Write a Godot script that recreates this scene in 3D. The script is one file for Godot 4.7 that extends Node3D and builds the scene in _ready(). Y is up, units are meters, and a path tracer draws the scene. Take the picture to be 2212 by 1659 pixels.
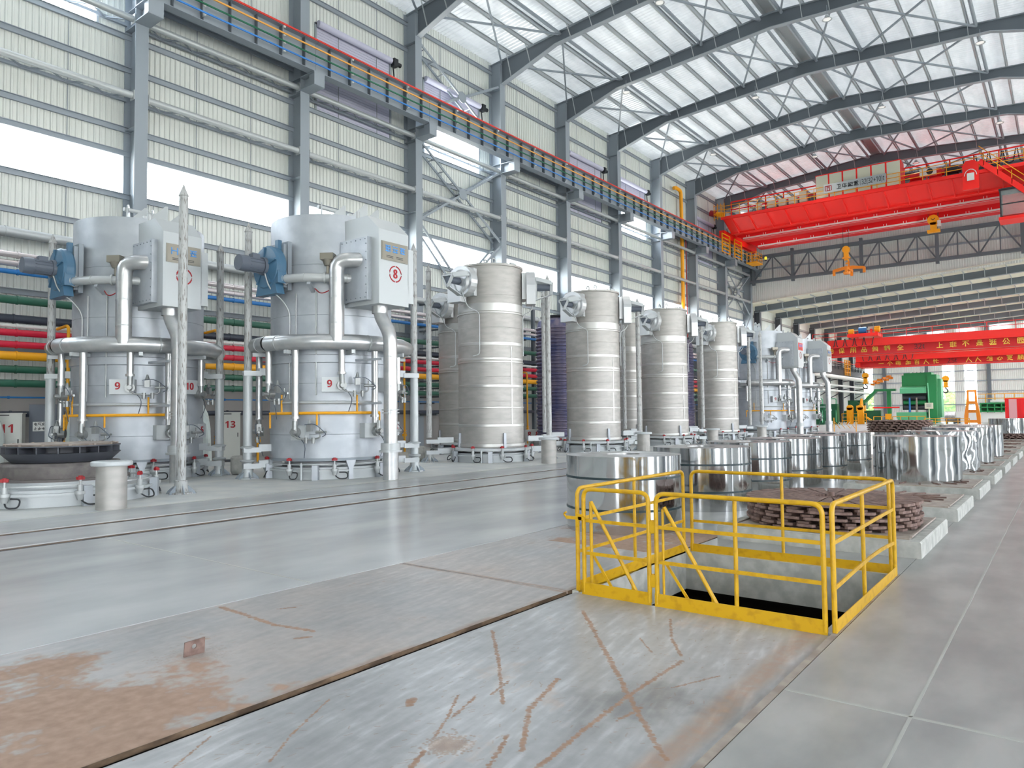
extends Node3D

const BAY := 7.53
const Z0 := -12.8
const XC := -28.0      # inner face of the wall columns
const XW := -29.0      # cladding line
var M := {}
var used := {}
var rng := RandomNumberGenerator.new()
var mesh_cache := {}

const LAMP := 30.0

func _ready() -> void:
	# camera, sky and exposure
	var cam := Camera3D.new()
	cam.name = "camera"
	cam.fov = 2.0 * rad_to_deg(atan(829.5 / 1546.5))
	cam.near = 0.05
	cam.far = 400.0
	cam.transform = Transform3D(Basis(Vector3.UP, deg_to_rad(37.84)) * Basis(Vector3.RIGHT, deg_to_rad(2.482)) * Basis(Vector3.BACK, deg_to_rad(-0.621)), Vector3(0, 1.7, 0))
	add_child(cam)
	cam.current = true
	var sm := ProceduralSkyMaterial.new()
	sm.sky_top_color = Color(0.92, 0.96, 1.0)
	sm.sky_horizon_color = Color(1.0, 1.0, 1.0)
	sm.ground_horizon_color = Color(0.95, 0.95, 0.93)
	sm.ground_bottom_color = Color(0.90, 0.90, 0.87)
	sm.sky_energy_multiplier = 6.0
	sm.ground_energy_multiplier = 6.0
	var sky := Sky.new()
	sky.sky_material = sm
	var env := Environment.new()
	env.background_mode = Environment.BG_SKY
	env.sky = sky
	env.tonemap_mode = Environment.TONE_MAPPER_LINEAR
	env.tonemap_exposure = 0.35
	env.ambient_light_source = Environment.AMBIENT_SOURCE_DISABLED
	env.sdfgi_enabled = true
	env.ssao_enabled = true
	env.ssil_enabled = true
	var we := WorldEnvironment.new()
	we.name = "world"
	we.environment = env
	add_child(we)
	rng.seed = 1
	make_materials()
	# structure
	build_floor()
	build_walls()
	build_roof()
	build_end()
	build_second_hall()
	build_unseen()
	build_runway()
	# objects
	build_furnaces()
	build_services()
	build_stock()
	build_pit_rails()
	build_crane()
	build_far()
	build_lamps()

# ---------------------------------------------------------------- mesh builder
class MB:
	var v := PackedVector3Array()
	var n := PackedVector3Array()
	var ix := PackedInt32Array()
	func tri(a: Vector3, b: Vector3, c: Vector3, nm: Vector3) -> void:
		var i := v.size()
		v.append(a); v.append(b); v.append(c)
		n.append(nm); n.append(nm); n.append(nm)
		if (b - a).cross(c - a).dot(nm) > 0.0:
			ix.append(i); ix.append(i + 2); ix.append(i + 1)
		else:
			ix.append(i); ix.append(i + 1); ix.append(i + 2)
	func quad4(a: Vector3, b: Vector3, c: Vector3, d: Vector3, na: Vector3, nb: Vector3, nc: Vector3, nd: Vector3) -> void:
		var i := v.size()
		v.append(a); v.append(b); v.append(c); v.append(d)
		n.append(na); n.append(nb); n.append(nc); n.append(nd)
		var g := (c - a).cross(d - b)
		if g.dot(na + nb + nc + nd) > 0.0:
			ix.append(i); ix.append(i + 2); ix.append(i + 1); ix.append(i); ix.append(i + 3); ix.append(i + 2)
		else:
			ix.append(i); ix.append(i + 1); ix.append(i + 2); ix.append(i); ix.append(i + 2); ix.append(i + 3)
	func quad(a: Vector3, b: Vector3, c: Vector3, d: Vector3, nm: Vector3) -> void:
		quad4(a, b, c, d, nm, nm, nm, nm)
	func obox(c: Vector3, ex: Vector3, ey: Vector3, ez: Vector3) -> void:   # half-extent vectors
		var nx := ex.normalized()
		var ny := ey.normalized()
		var nz := ez.normalized()
		quad(c + ex - ey - ez, c + ex + ey - ez, c + ex + ey + ez, c + ex - ey + ez, nx)
		quad(c - ex - ey - ez, c - ex + ey - ez, c - ex + ey + ez, c - ex - ey + ez, -nx)
		quad(c + ey - ex - ez, c + ey + ex - ez, c + ey + ex + ez, c + ey - ex + ez, ny)
		quad(c - ey - ex - ez, c - ey + ex - ez, c - ey + ex + ez, c - ey - ex + ez, -ny)
		quad(c + ez - ex - ey, c + ez + ex - ey, c + ez + ex + ey, c + ez - ex + ey, nz)
		quad(c - ez - ex - ey, c - ez + ex - ey, c - ez + ex + ey, c - ez - ex + ey, -nz)
	func box(c: Vector3, s: Vector3, yaw := 0.0) -> void:
		var b := Basis(Vector3.UP, yaw)
		obox(c, b.x * s.x * 0.5, Vector3(0, s.y * 0.5, 0), b.z * s.z * 0.5)
	func span(a: Vector3, b: Vector3) -> void:      # box between two corners
		box((a + b) * 0.5, (b - a).abs())
	func bar(a: Vector3, b: Vector3, w: float, h: float, up := Vector3.UP) -> void:
		var t := (b - a).normalized()
		if absf(t.dot(up)) > 0.98:
			up = Vector3.RIGHT if absf(t.x) < 0.9 else Vector3.BACK
		var s := t.cross(up).normalized()
		var u := s.cross(t).normalized()
		obox((a + b) * 0.5, (b - a) * 0.5, s * w * 0.5, u * h * 0.5)
	func tube(p: Array, r: float, segs := 10, caps := true) -> void:
		var m := p.size()
		var t0: Vector3 = (p[1] - p[0]).normalized()
		var u := t0.cross(Vector3.UP)
		if u.length() < 0.1:
			u = t0.cross(Vector3.RIGHT)
		u = u.normalized()
		var prev: Array = []
		var prevn: Array = []
		for i in m:
			var tin: Vector3 = (p[i] - p[maxi(i - 1, 0)]).normalized() if i > 0 else t0
			var tout: Vector3 = (p[mini(i + 1, m - 1)] - p[i]).normalized() if i < m - 1 else tin
			var t := (tin + tout).normalized()
			u = (u - t * u.dot(t)).normalized()
			var w := t.cross(u).normalized()
			var k := clampf(1.0 / maxf(0.5, t.dot(tin)), 1.0, 1.6)
			var ring: Array = []
			var ringn: Array = []
			var bend := (tout - tin)
			var bd := bend.normalized() if bend.length() > 1e-4 else Vector3.ZERO
			for s in segs:
				var a := TAU * s / segs
				var d := u * cos(a) + w * sin(a)
				var off := d * r
				off += bd * off.dot(bd) * (k - 1.0)
				ring.append(p[i] + off)
				ringn.append(d)
			if i > 0:
				for s in segs:
					var e := (s + 1) % segs
					quad4(prev[s], prev[e], ring[e], ring[s], prevn[s], prevn[e], ringn[e], ringn[s])
			if caps and (i == 0 or i == m - 1):
				var cn := -tin if i == 0 else tin
				for s in range(1, segs - 1):
					tri(ring[0], ring[s], ring[s + 1], cn)
			prev = ring
			prevn = ringn
	func lathe(prof: Array, segs := 32, c := Vector3.ZERO, a0 := 0.0, a1 := TAU, ax := Basis()) -> void:
		for i in prof.size() - 1:
			var p: Vector2 = prof[i]
			var q: Vector2 = prof[i + 1]
			if p.is_equal_approx(q):
				continue
			var d := (q - p).normalized()
			var nr := d.y
			var ny := -d.x
			for s in segs:
				var a := a0 + (a1 - a0) * s / segs
				var b := a0 + (a1 - a0) * (s + 1) / segs
				var da := Vector3(sin(a), 0, cos(a))
				var db := Vector3(sin(b), 0, cos(b))
				var na := ax * (da * nr + Vector3.UP * ny)
				var nb := ax * (db * nr + Vector3.UP * ny)
				var A := c + ax * (da * p.x + Vector3.UP * p.y)
				var B := c + ax * (db * p.x + Vector3.UP * p.y)
				var C := c + ax * (db * q.x + Vector3.UP * q.y)
				var D := c + ax * (da * q.x + Vector3.UP * q.y)
				if p.x < 1e-5:
					tri(A, C, D, na)
				elif q.x < 1e-5:
					tri(A, B, C, na)
				else:
					quad4(A, B, C, D, na, nb, nb, na)
	func cyl(a: Vector3, b: Vector3, ra: float, rb := -1.0, segs := 16, cap := true) -> void:
		if rb < 0.0:
			rb = ra
		var h := (b - a).length()
		var y := (b - a) / h
		var x := y.cross(Vector3.RIGHT if absf(y.x) < 0.9 else Vector3.BACK).normalized()
		var ax := Basis(x, y, x.cross(y))
		var prof: Array = [Vector2(ra, 0), Vector2(rb, h)]
		if cap:
			prof = [Vector2(0, 0), Vector2(ra, 0), Vector2(rb, h), Vector2(0, h)]
		lathe(prof, segs, a, 0.0, TAU, ax)
	func prism(poly: Array, o: Vector3, ux: Vector3, uy: Vector3, d: Vector3) -> void:  # polygon (x,y) in plane ux,uy, extruded by d
		var pv := PackedVector2Array(poly)
		var t := Geometry2D.triangulate_polygon(pv)
		var dn := d.normalized()
		for i in range(0, t.size(), 3):
			var A := o + ux * pv[t[i]].x + uy * pv[t[i]].y
			var B := o + ux * pv[t[i + 1]].x + uy * pv[t[i + 1]].y
			var C := o + ux * pv[t[i + 2]].x + uy * pv[t[i + 2]].y
			tri(A, B, C, -dn)
			tri(A + d, B + d, C + d, dn)
		var area := 0.0
		for i in pv.size():
			area += pv[i].cross(pv[(i + 1) % pv.size()])
		for i in pv.size():
			var p := pv[i]
			var q := pv[(i + 1) % pv.size()]
			var e := (q - p).normalized()
			var o2 := Vector2(e.y, -e.x) * signf(area)
			var A := o + ux * p.x + uy * p.y
			var B := o + ux * q.x + uy * q.y
			quad(A, B, B + d, A + d, (ux * o2.x + uy * o2.y).normalized())
	func mesh() -> ArrayMesh:
		var arr := []
		arr.resize(Mesh.ARRAY_MAX)
		arr[Mesh.ARRAY_VERTEX] = v
		arr[Mesh.ARRAY_NORMAL] = n
		arr[Mesh.ARRAY_INDEX] = ix
		var m := ArrayMesh.new()
		m.add_surface_from_arrays(Mesh.PRIMITIVE_TRIANGLES, arr)
		return m

func fillet(p: Array, rad: float, k := 5) -> Array:
	var out: Array = [p[0]]
	for i in range(1, p.size() - 1):
		var a: Vector3 = p[i - 1]
		var b: Vector3 = p[i]
		var c: Vector3 = p[i + 1]
		var r := minf(rad, minf((a - b).length(), (c - b).length()) * 0.49)
		var s := b + (a - b).normalized() * r
		var e := b + (c - b).normalized() * r
		for j in k + 1:
			var t := float(j) / k
			out.append(s.lerp(b, t).lerp(b.lerp(e, t), t))
	out.append(p[-1])
	return out

func arc(R: float, y: float, d0: float, d1: float, k: int) -> Array:   # degrees from +z towards +x
	var out: Array = []
	for i in k + 1:
		var a := deg_to_rad(d0 + (d1 - d0) * i / k)
		out.append(Vector3(sin(a) * R, y, cos(a) * R))
	return out

func pol(deg: float, r: float, y: float) -> Vector3:
	var a := deg_to_rad(deg)
	return Vector3(sin(a) * r, y, cos(a) * r)

func numbered(s: String) -> String:
	var k: int = used.get(s, -1) + 1
	used[s] = k
	return s if k == 0 else "%s_%03d" % [s, k]

func part(called: String, b, mat: Material, parent: Node3D, at := Vector3.ZERO, yaw := 0.0) -> MeshInstance3D:
	var o := MeshInstance3D.new()
	o.name = called
	o.mesh = b.mesh() if b is MB else b
	o.material_override = mat
	o.position = at
	o.rotation.y = yaw
	parent.add_child(o, true)
	return o

func thing(called: String, label: String, category: String, at := Vector3.ZERO, yaw := 0.0, group := "") -> Node3D:
	var o := Node3D.new()
	o.name = numbered(called)
	o.position = at
	o.rotation.y = yaw
	add_child(o)
	o.set_meta("label", label)
	o.set_meta("category", category)
	if group:
		o.set_meta("group", group)
	return o

func solo(called: String, b, mat: Material, label: String, category: String, at := Vector3.ZERO, yaw := 0.0, group := "") -> MeshInstance3D:
	var o := part(numbered(called), b, mat, self, at, yaw)
	o.set_meta("label", label)
	o.set_meta("category", category)
	if group:
		o.set_meta("group", group)
	return o

func struct(called: String, label := "", at := Vector3.ZERO) -> Node3D:
	var o := Node3D.new()
	o.name = numbered(called)
	o.position = at
	add_child(o)
	o.set_meta("kind", "structure")
	if label:
		o.set_meta("label", label)
	return o

func again(o: Node3D, at: Vector3, yaw: float, label: String, group := "") -> Node3D:
	var c: Node3D = o.duplicate()
	var nm := String(o.name)
	if nm.length() > 4 and nm[-4] == "_" and nm.right(3).is_valid_int():
		nm = nm.left(-4)
	c.name = numbered(nm)
	add_child(c)
	c.position = at
	c.rotation.y = yaw
	c.set_meta("label", label)
	if group:
		c.set_meta("group", group)
	return c

func text(s: String, h: float, mat: Material, parent: Node3D, at: Vector3, yaw: float, called := "lettering", bold := true, squeeze := 1.0) -> MeshInstance3D:
	var f := SystemFont.new()
	f.font_names = PackedStringArray(["Droid Sans"])
	f.font_weight = 700 if bold else 400
	var t := TextMesh.new()
	t.text = s
	t.font = f
	t.font_size = 32
	t.pixel_size = h / 23.0
	t.depth = 0.012
	var o := part(called, t, mat, parent, at, yaw)
	o.scale = Vector3(squeeze, 1, 1)
	return o

# characters as strokes on a 10 x 10 grid: x0 y0 x1 y1 per stroke
const GLYPH := {
	"劳": "0888 2927 6967 0506 0696 9695 2484 4500 8481 8160", "保": "2906 1710 4649 4989 8986 4686 3494 6460 6331 6391", "用": "1900 1999 9990 1696 1393 5950",
	"品": "2529 2979 7975 2575 0004 0434 3430 0030 5054 5494 9490 5090", "佩": "2906 1710 3831 3898 9890 4676 6661 4544 4474 7472", "戴": "0858 2927 0696 6981 8194 7898 8955 1535 1131 1511 3531 1333 0343",
	"全": "4905 4995 2575 2373 0090 4540", "上": "4940 4585 0090", "班": "0838 0535 0131 1811 4940 6898 6595 6191 7871", "不": "0999 5903 4740 6693",
	"是": "2529 2979 7975 2575 2777 0494 5451 5282 2300 1190", "逛": "0918 0626 2621 0210 1090 4937 3847 4743 4332 6898 6595 5292 7872", "公": "3904 6994 4510 1081 6390",
	"园": "0009 0999 9990 0090 2777 1585 3521 5552 5272", "一": "0595", "个": "4904 4994 4540", "疏": "0838 3826 2622 0603 0242 4898 6857 4686 5652 6660 8681 8191",
	"忽": "3906 2797 9784 7743 5724 0300 2321 2161 6163 4342 8391", "百": "0999 4936 1016 1686 8680 1080 1383", "人": "4900 4690", "忙": "1910 0605 2735 6857 4696 5651 5191",
	"细": "3917 1737 3705 0525 0131 5058 5898 9890 5090 5494 7870", "心": "0502 2621 2161 6164 4746 7694", "更": "0999 1417 1787 8784 1484 1585 4944 4410 2290", "顺": "1900 2922 3930 5999 7967 5257 5797 9792 7662 6250 8290",
	"卫": "1979 7974 7453 4940 0090", "华": "2906 1713 5954 5484 8856 0292 5550", "起": "0747 2921 0444 2242 1300 0190 5898 9895 5595 5552 5292", "重": "1989 0797 2326 2676 7673 2373 2575 4940 1282 0090",
	"blur1": "0999 0595 0191 4940 1713 8783", "blur2": "0939 5999 0595 2520 7570 0191", "blur3": "0999 2722 7772 0595 1191 4945", "H": "0900 9990 0595",
	"电": "1317 1787 8783 1383 1585 4940 4090", "气": "2905 1999 2676 1474 7480 8090", "危": "3905 3979 0696 1610 3575 3531 3191", "险": "0900 0929 2926 2605 6936 6996 4575 4242 6232 3191", "止": "4940 4585 1510 0090", "步": "4945 4585 1610 0595 4542 2300 8420",
}
func glyph(b: MB, s: String, o: Vector3, ux: Vector3, uy: Vector3, size: float, w: float) -> void:
	var nz := ux.cross(uy)
	for st in String(GLYPH[s]).split(" "):
		var p := o + (ux * (float(st[0].to_int()) - 4.5) + uy * (float(st[1].to_int()) - 4.5)) * size / 9.0
		var q := o + (ux * (float(st[2].to_int()) - 4.5) + uy * (float(st[3].to_int()) - 4.5)) * size / 9.0
		var e := (q - p).normalized() * w * 0.5
		b.bar(p - e, q + e, w, 0.012, nz)

# ---------------------------------------------------------------- materials
func mat(c: Color, rough := 0.6, metal := 0.0, spec := 0.5) -> StandardMaterial3D:
	var m := StandardMaterial3D.new()
	m.albedo_color = c
	m.roughness = rough
	m.metallic = metal
	m.metallic_specular = spec
	return m

func noise_tex(seed_: int, freq: float, c0: Color, c1: Color, size := 512, oct := 5, lo := 0.25, hi := 0.75, cell := false) -> NoiseTexture2D:
	var f := FastNoiseLite.new()
	f.seed = seed_
	f.frequency = freq
	f.noise_type = FastNoiseLite.TYPE_CELLULAR if cell else FastNoiseLite.TYPE_PERLIN
	f.fractal_octaves = oct
	var g := Gradient.new()
	g.offsets = PackedFloat32Array([lo, hi])
	g.colors = PackedColorArray([c0, c1])
	var t := NoiseTexture2D.new()
	t.width = size
	t.height = size
	t.seamless = true
	t.noise = f
	t.color_ramp = g
	return t

func tri_map(m: StandardMaterial3D, scale: Vector3, world := true) -> StandardMaterial3D:
	m.uv1_triplanar = true
	m.uv1_world_triplanar = world
	m.uv1_scale = scale
	m.uv1_triplanar_sharpness = 4.0
	return m

func grey(a: float) -> Color:
	return Color(a, a, a)

func rough_tex(m: StandardMaterial3D, t: Texture2D) -> void:
	m.roughness = 1.0
	m.roughness_texture = t
	m.roughness_texture_channel = BaseMaterial3D.TEXTURE_CHANNEL_RED

func make_materials() -> void:
	# polished concrete
	var fl := mat(Color(1, 1, 1), 1.0, 0.0, 0.6)
	fl.albedo_texture = noise_tex(3, 0.006, Color(0.74, 0.75, 0.755), Color(0.83, 0.835, 0.835), 1024, 6, 0.2, 0.8)
	fl.roughness = 0.2
	M.floor = tri_map(fl, Vector3(0.16, 0.16, 0.07))
	var fr := mat(Color(1, 1, 1), 1.0, 0.0, 0.5)
	fr.albedo_texture = noise_tex(8, 0.008, Color(0.55, 0.555, 0.55), Color(0.665, 0.665, 0.655), 1024, 6, 0.2, 0.8)
	fr.roughness = 0.3
	M.floor_aisle = tri_map(fr, Vector3(0.3, 0.3, 0.14))
	var fp := mat(Color(1, 1, 1), 1.0, 0.0, 0.5)
	fp.albedo_texture = noise_tex(5, 0.01, Color(0.76, 0.77, 0.77), Color(0.84, 0.84, 0.825), 512, 5)
	fp.roughness = 0.42
	M.floor_deck = tri_map(fp, Vector3(0.2, 0.2, 0.2))
	var cc := mat(Color(1, 1, 1), 0.85)
	cc.albedo_texture = noise_tex(11, 0.015, Color(0.64, 0.64, 0.62), Color(0.74, 0.74, 0.72), 512, 6)
	M.concrete = tri_map(cc, Vector3(0.7, 0.7, 0.7))
	M.joint = mat(Color(0.66, 0.66, 0.64), 0.6)
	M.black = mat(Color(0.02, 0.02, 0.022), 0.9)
	M.cladding = mat(Color(0.895, 0.91, 0.895), 0.5)
	M.cladding_end = mat(Color(0.88, 0.89, 0.875), 0.55)
	M.block = tri_map(mat(Color(0.62, 0.61, 0.60), 0.8), Vector3.ONE)
	M.steel = mat(Color(0.585, 0.62, 0.655), 0.45, 0.0, 0.5)
	M.steel_light = mat(Color(0.62, 0.65, 0.68), 0.4, 0.0, 0.5)
	M.steel_dark = mat(Color(0.35, 0.38, 0.41), 0.5)  # darker copy of steel; on the roof rafters it stands in for shade
	M.galv = mat(Color(0.74, 0.76, 0.77), 0.4, 0.35)
	var foil := mat(Color(1, 1, 1), 1.0, 0.25, 0.6)
	foil.albedo_texture = noise_tex(21, 0.012, Color(0.90, 0.915, 0.93), Color(0.96, 0.97, 0.985), 512, 4)
	foil.roughness = 0.4
	foil.backlight_enabled = true
	foil.backlight = Color(0.235, 0.23, 0.22)  # sky passes through the sheet, set to brighten ceiling and floor
	M.foil = tri_map(foil, Vector3(0.25, 0.25, 0.06))
	M.shutter = mat(Color(0.80, 0.80, 0.88), 0.5)
	M.rod = mat(Color(0.62, 0.63, 0.62), 0.5, 0.3)
	# furnace paint, ducts, stainless
	var bell := mat(Color(1, 1, 1), 0.42, 0.35, 0.5)
	bell.albedo_texture = noise_tex(31, 0.01, Color(0.70, 0.725, 0.755), Color(0.76, 0.78, 0.805), 512, 4)
	M.bell = tri_map(bell, Vector3(0.4, 0.4, 0.4))
	M.bell_light = mat(Color(0.755, 0.775, 0.785), 0.4, 0.15)
	M.bell_dark = mat(Color(0.55, 0.58, 0.61), 0.45, 0.3)
	var duct := mat(Color(1, 1, 1), 1.0, 0.75)
	duct.albedo_texture = noise_tex(33, 0.02, Color(0.76, 0.77, 0.78), Color(0.82, 0.82, 0.82), 256, 3)
	duct.roughness = 0.33
	M.duct = tri_map(duct, Vector3(0.8, 0.8, 0.8))
	M.fitting = mat(Color(0.60, 0.61, 0.61), 0.35, 0.6)
	M.pipe_grey = mat(Color(0.74, 0.755, 0.76), 0.38, 0.3)
	var st := mat(Color(1, 1, 1), 1.0, 0.5)
	st.albedo_texture = noise_tex(41, 0.012, Color(0.67, 0.66, 0.645), Color(0.715, 0.705, 0.69), 512, 6)
	rough_tex(st, noise_tex(42, 0.02, grey(0.46), grey(0.55), 512, 5))
	M.cover = tri_map(st, Vector3(0.35, 0.9, 0.35))
	M.cover_band = mat(Color(0.80, 0.80, 0.79), 0.36, 0.7)
	M.fan = mat(Color(0.82, 0.83, 0.84), 0.38, 0.55)
	var coil := mat(Color(0.84, 0.845, 0.85), 0.09, 1.0)
	M.coil = coil
	var ce := mat(Color(1, 1, 1), 0.32, 1.0)
	ce.albedo_texture = noise_tex(43, 0.02, Color(0.70, 0.70, 0.70), Color(0.86, 0.86, 0.86), 256, 4)
	M.coil_end = tri_map(ce, Vector3(1, 1, 1))
	M.strap = mat(Color(0.10, 0.18, 0.20), 0.4)
	M.yellow = tri_map(mat(Color(0.90, 0.71, 0.02), 0.38, 0.0, 0.5), Vector3.ONE)
	var yw := noise_tex(51, 0.02, Color(0.70, 0.53, 0.012), Color(0.78, 0.60, 0.015), 512, 4, 0.2, 0.5)
	M.yellow.albedo_color = Color.WHITE
	M.yellow.albedo_texture = yw
	M.slogan = mat(Color(0.98, 0.86, 0.36), 0.5)
	M.gas = mat(Color(0.93, 0.66, 0.10), 0.4)
	M.red_crane = mat(Color(0.98, 0.13, 0.10), 0.4)
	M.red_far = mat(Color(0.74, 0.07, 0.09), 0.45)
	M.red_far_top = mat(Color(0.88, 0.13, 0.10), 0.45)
	M.red_deep = mat(Color(0.86, 0.07, 0.10), 0.4)
	M.orange = mat(Color(0.93, 0.55, 0.12), 0.45)
	M.amber = mat(Color(0.97, 0.66, 0.08), 0.45)
	M.red_pipe = mat(Color(0.76, 0.10, 0.22), 0.4)
	M.red_mark = mat(Color(0.62, 0.08, 0.12), 0.6)
	M.red_cap = mat(Color(0.60, 0.07, 0.11), 0.5)
	M.blue_pipe = mat(Color(0.16, 0.45, 0.72), 0.4)
	M.pink = mat(Color(0.86, 0.83, 0.84), 0.25, 0.6)
	M.green_pipe = mat(Color(0.16, 0.36, 0.29), 0.4)
	M.dark_pipe = mat(Color(0.22, 0.24, 0.29), 0.4)
	M.green_line = mat(Color(0.08, 0.40, 0.28), 0.45)
	M.blue_line = mat(Color(0.22, 0.50, 0.80), 0.45)
	M.red_line = mat(Color(0.84, 0.22, 0.18), 0.45)
	M.amber_line = mat(Color(0.95, 0.68, 0.32), 0.45)
	M.roof_sheet = mat(Color(0.90, 0.89, 0.84), 0.5)
	M.roof_sheet.backlight_enabled = true
	M.roof_sheet.backlight = Color(0.46, 0.45, 0.42)  # lets sky through the sheet to brighten the second hall roof
	M.white = mat(Color(0.90, 0.91, 0.90), 0.5)
	M.cream = mat(Color(0.88, 0.88, 0.80), 0.5)
	M.blue_fan = mat(Color(0.25, 0.40, 0.51), 0.4)
	M.motor = mat(Color(0.34, 0.37, 0.42), 0.5)
	M.dark = mat(Color(0.13, 0.14, 0.16), 0.5)
	M.charcoal = mat(Color(0.27, 0.28, 0.31), 0.55)
	M.plaque = mat(Color(0.56, 0.54, 0.50), 0.35, 0.6)
	M.sky_blue = mat(Color(0.34, 0.62, 0.90), 0.5)
	M.cabinet = mat(Color(0.80, 0.81, 0.79), 0.5)
	M.sheet = mat(Color(0.86, 0.90, 0.89), 0.35)
	M.mill = mat(Color(0.14, 0.52, 0.30), 0.45)
	M.mill_dark = mat(Color(0.08, 0.34, 0.22), 0.5)
	M.mill_light = mat(Color(0.36, 0.68, 0.50), 0.45)
	M.glass = mat(Color(0.75, 0.82, 0.82, 0.25), 0.08)
	M.glass.transparency = BaseMaterial3D.TRANSPARENCY_ALPHA
	M.leaf = mat(Color(0.50, 0.62, 0.22), 0.7)
	# scaly guide posts: grey paint flaking off brown steel in upright patches
	var po := mat(Color(1, 1, 1), 0.55, 0.15)
	po.albedo_texture = noise_tex(61, 0.03, Color(0.46, 0.44, 0.42), Color(0.71, 0.72, 0.72), 512, 4, 0.28, 0.40)
	M.post = tri_map(po, Vector3(2.6, 0.3, 2.6))
	M.drum = tri_map(mat(Color(1, 1, 1), 0.6, 0.3), Vector3(0.8, 0.8, 0.8))
	M.drum.albedo_texture = noise_tex(63, 0.015, Color(0.36, 0.34, 0.34), Color(0.44, 0.42, 0.41), 512, 5)
	var ru := mat(Color(1, 1, 1), 0.75, 0.2)
	ru.albedo_texture = noise_tex(65, 0.02, Color(0.36, 0.28, 0.255), Color(0.52, 0.43, 0.40), 512, 5)
	M.rust = tri_map(ru, Vector3(1.1, 1.1, 1.1), false)
	var rp := mat(Color(1, 1, 1), 0.6, 0.1)
	rp.albedo_texture = noise_tex(66, 0.012, Color(0.55, 0.50, 0.47), Color(0.66, 0.62, 0.58), 512, 5)
	M.pad_plate = tri_map(rp, Vector3(0.8, 0.8, 0.8))
	M.track = tri_map(mat(Color(1, 1, 1), 0.6, 0.3), Vector3(2, 2, 1))
	M.track.albedo_texture = noise_tex(67, 0.02, Color(0.26, 0.20, 0.15), Color(0.46, 0.38, 0.30), 256, 4)
	var rib := mat(Color(1, 1, 1), 0.45, 0.4)
	rib.albedo_texture = noise_tex(68, 0.01, Color(0.28, 0.30, 0.46), Color(0.52, 0.48, 0.54), 512, 4)
	M.ribbed = tri_map(rib, Vector3(0.5, 0.2, 0.5))
	M.plate = plate_material()

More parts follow.
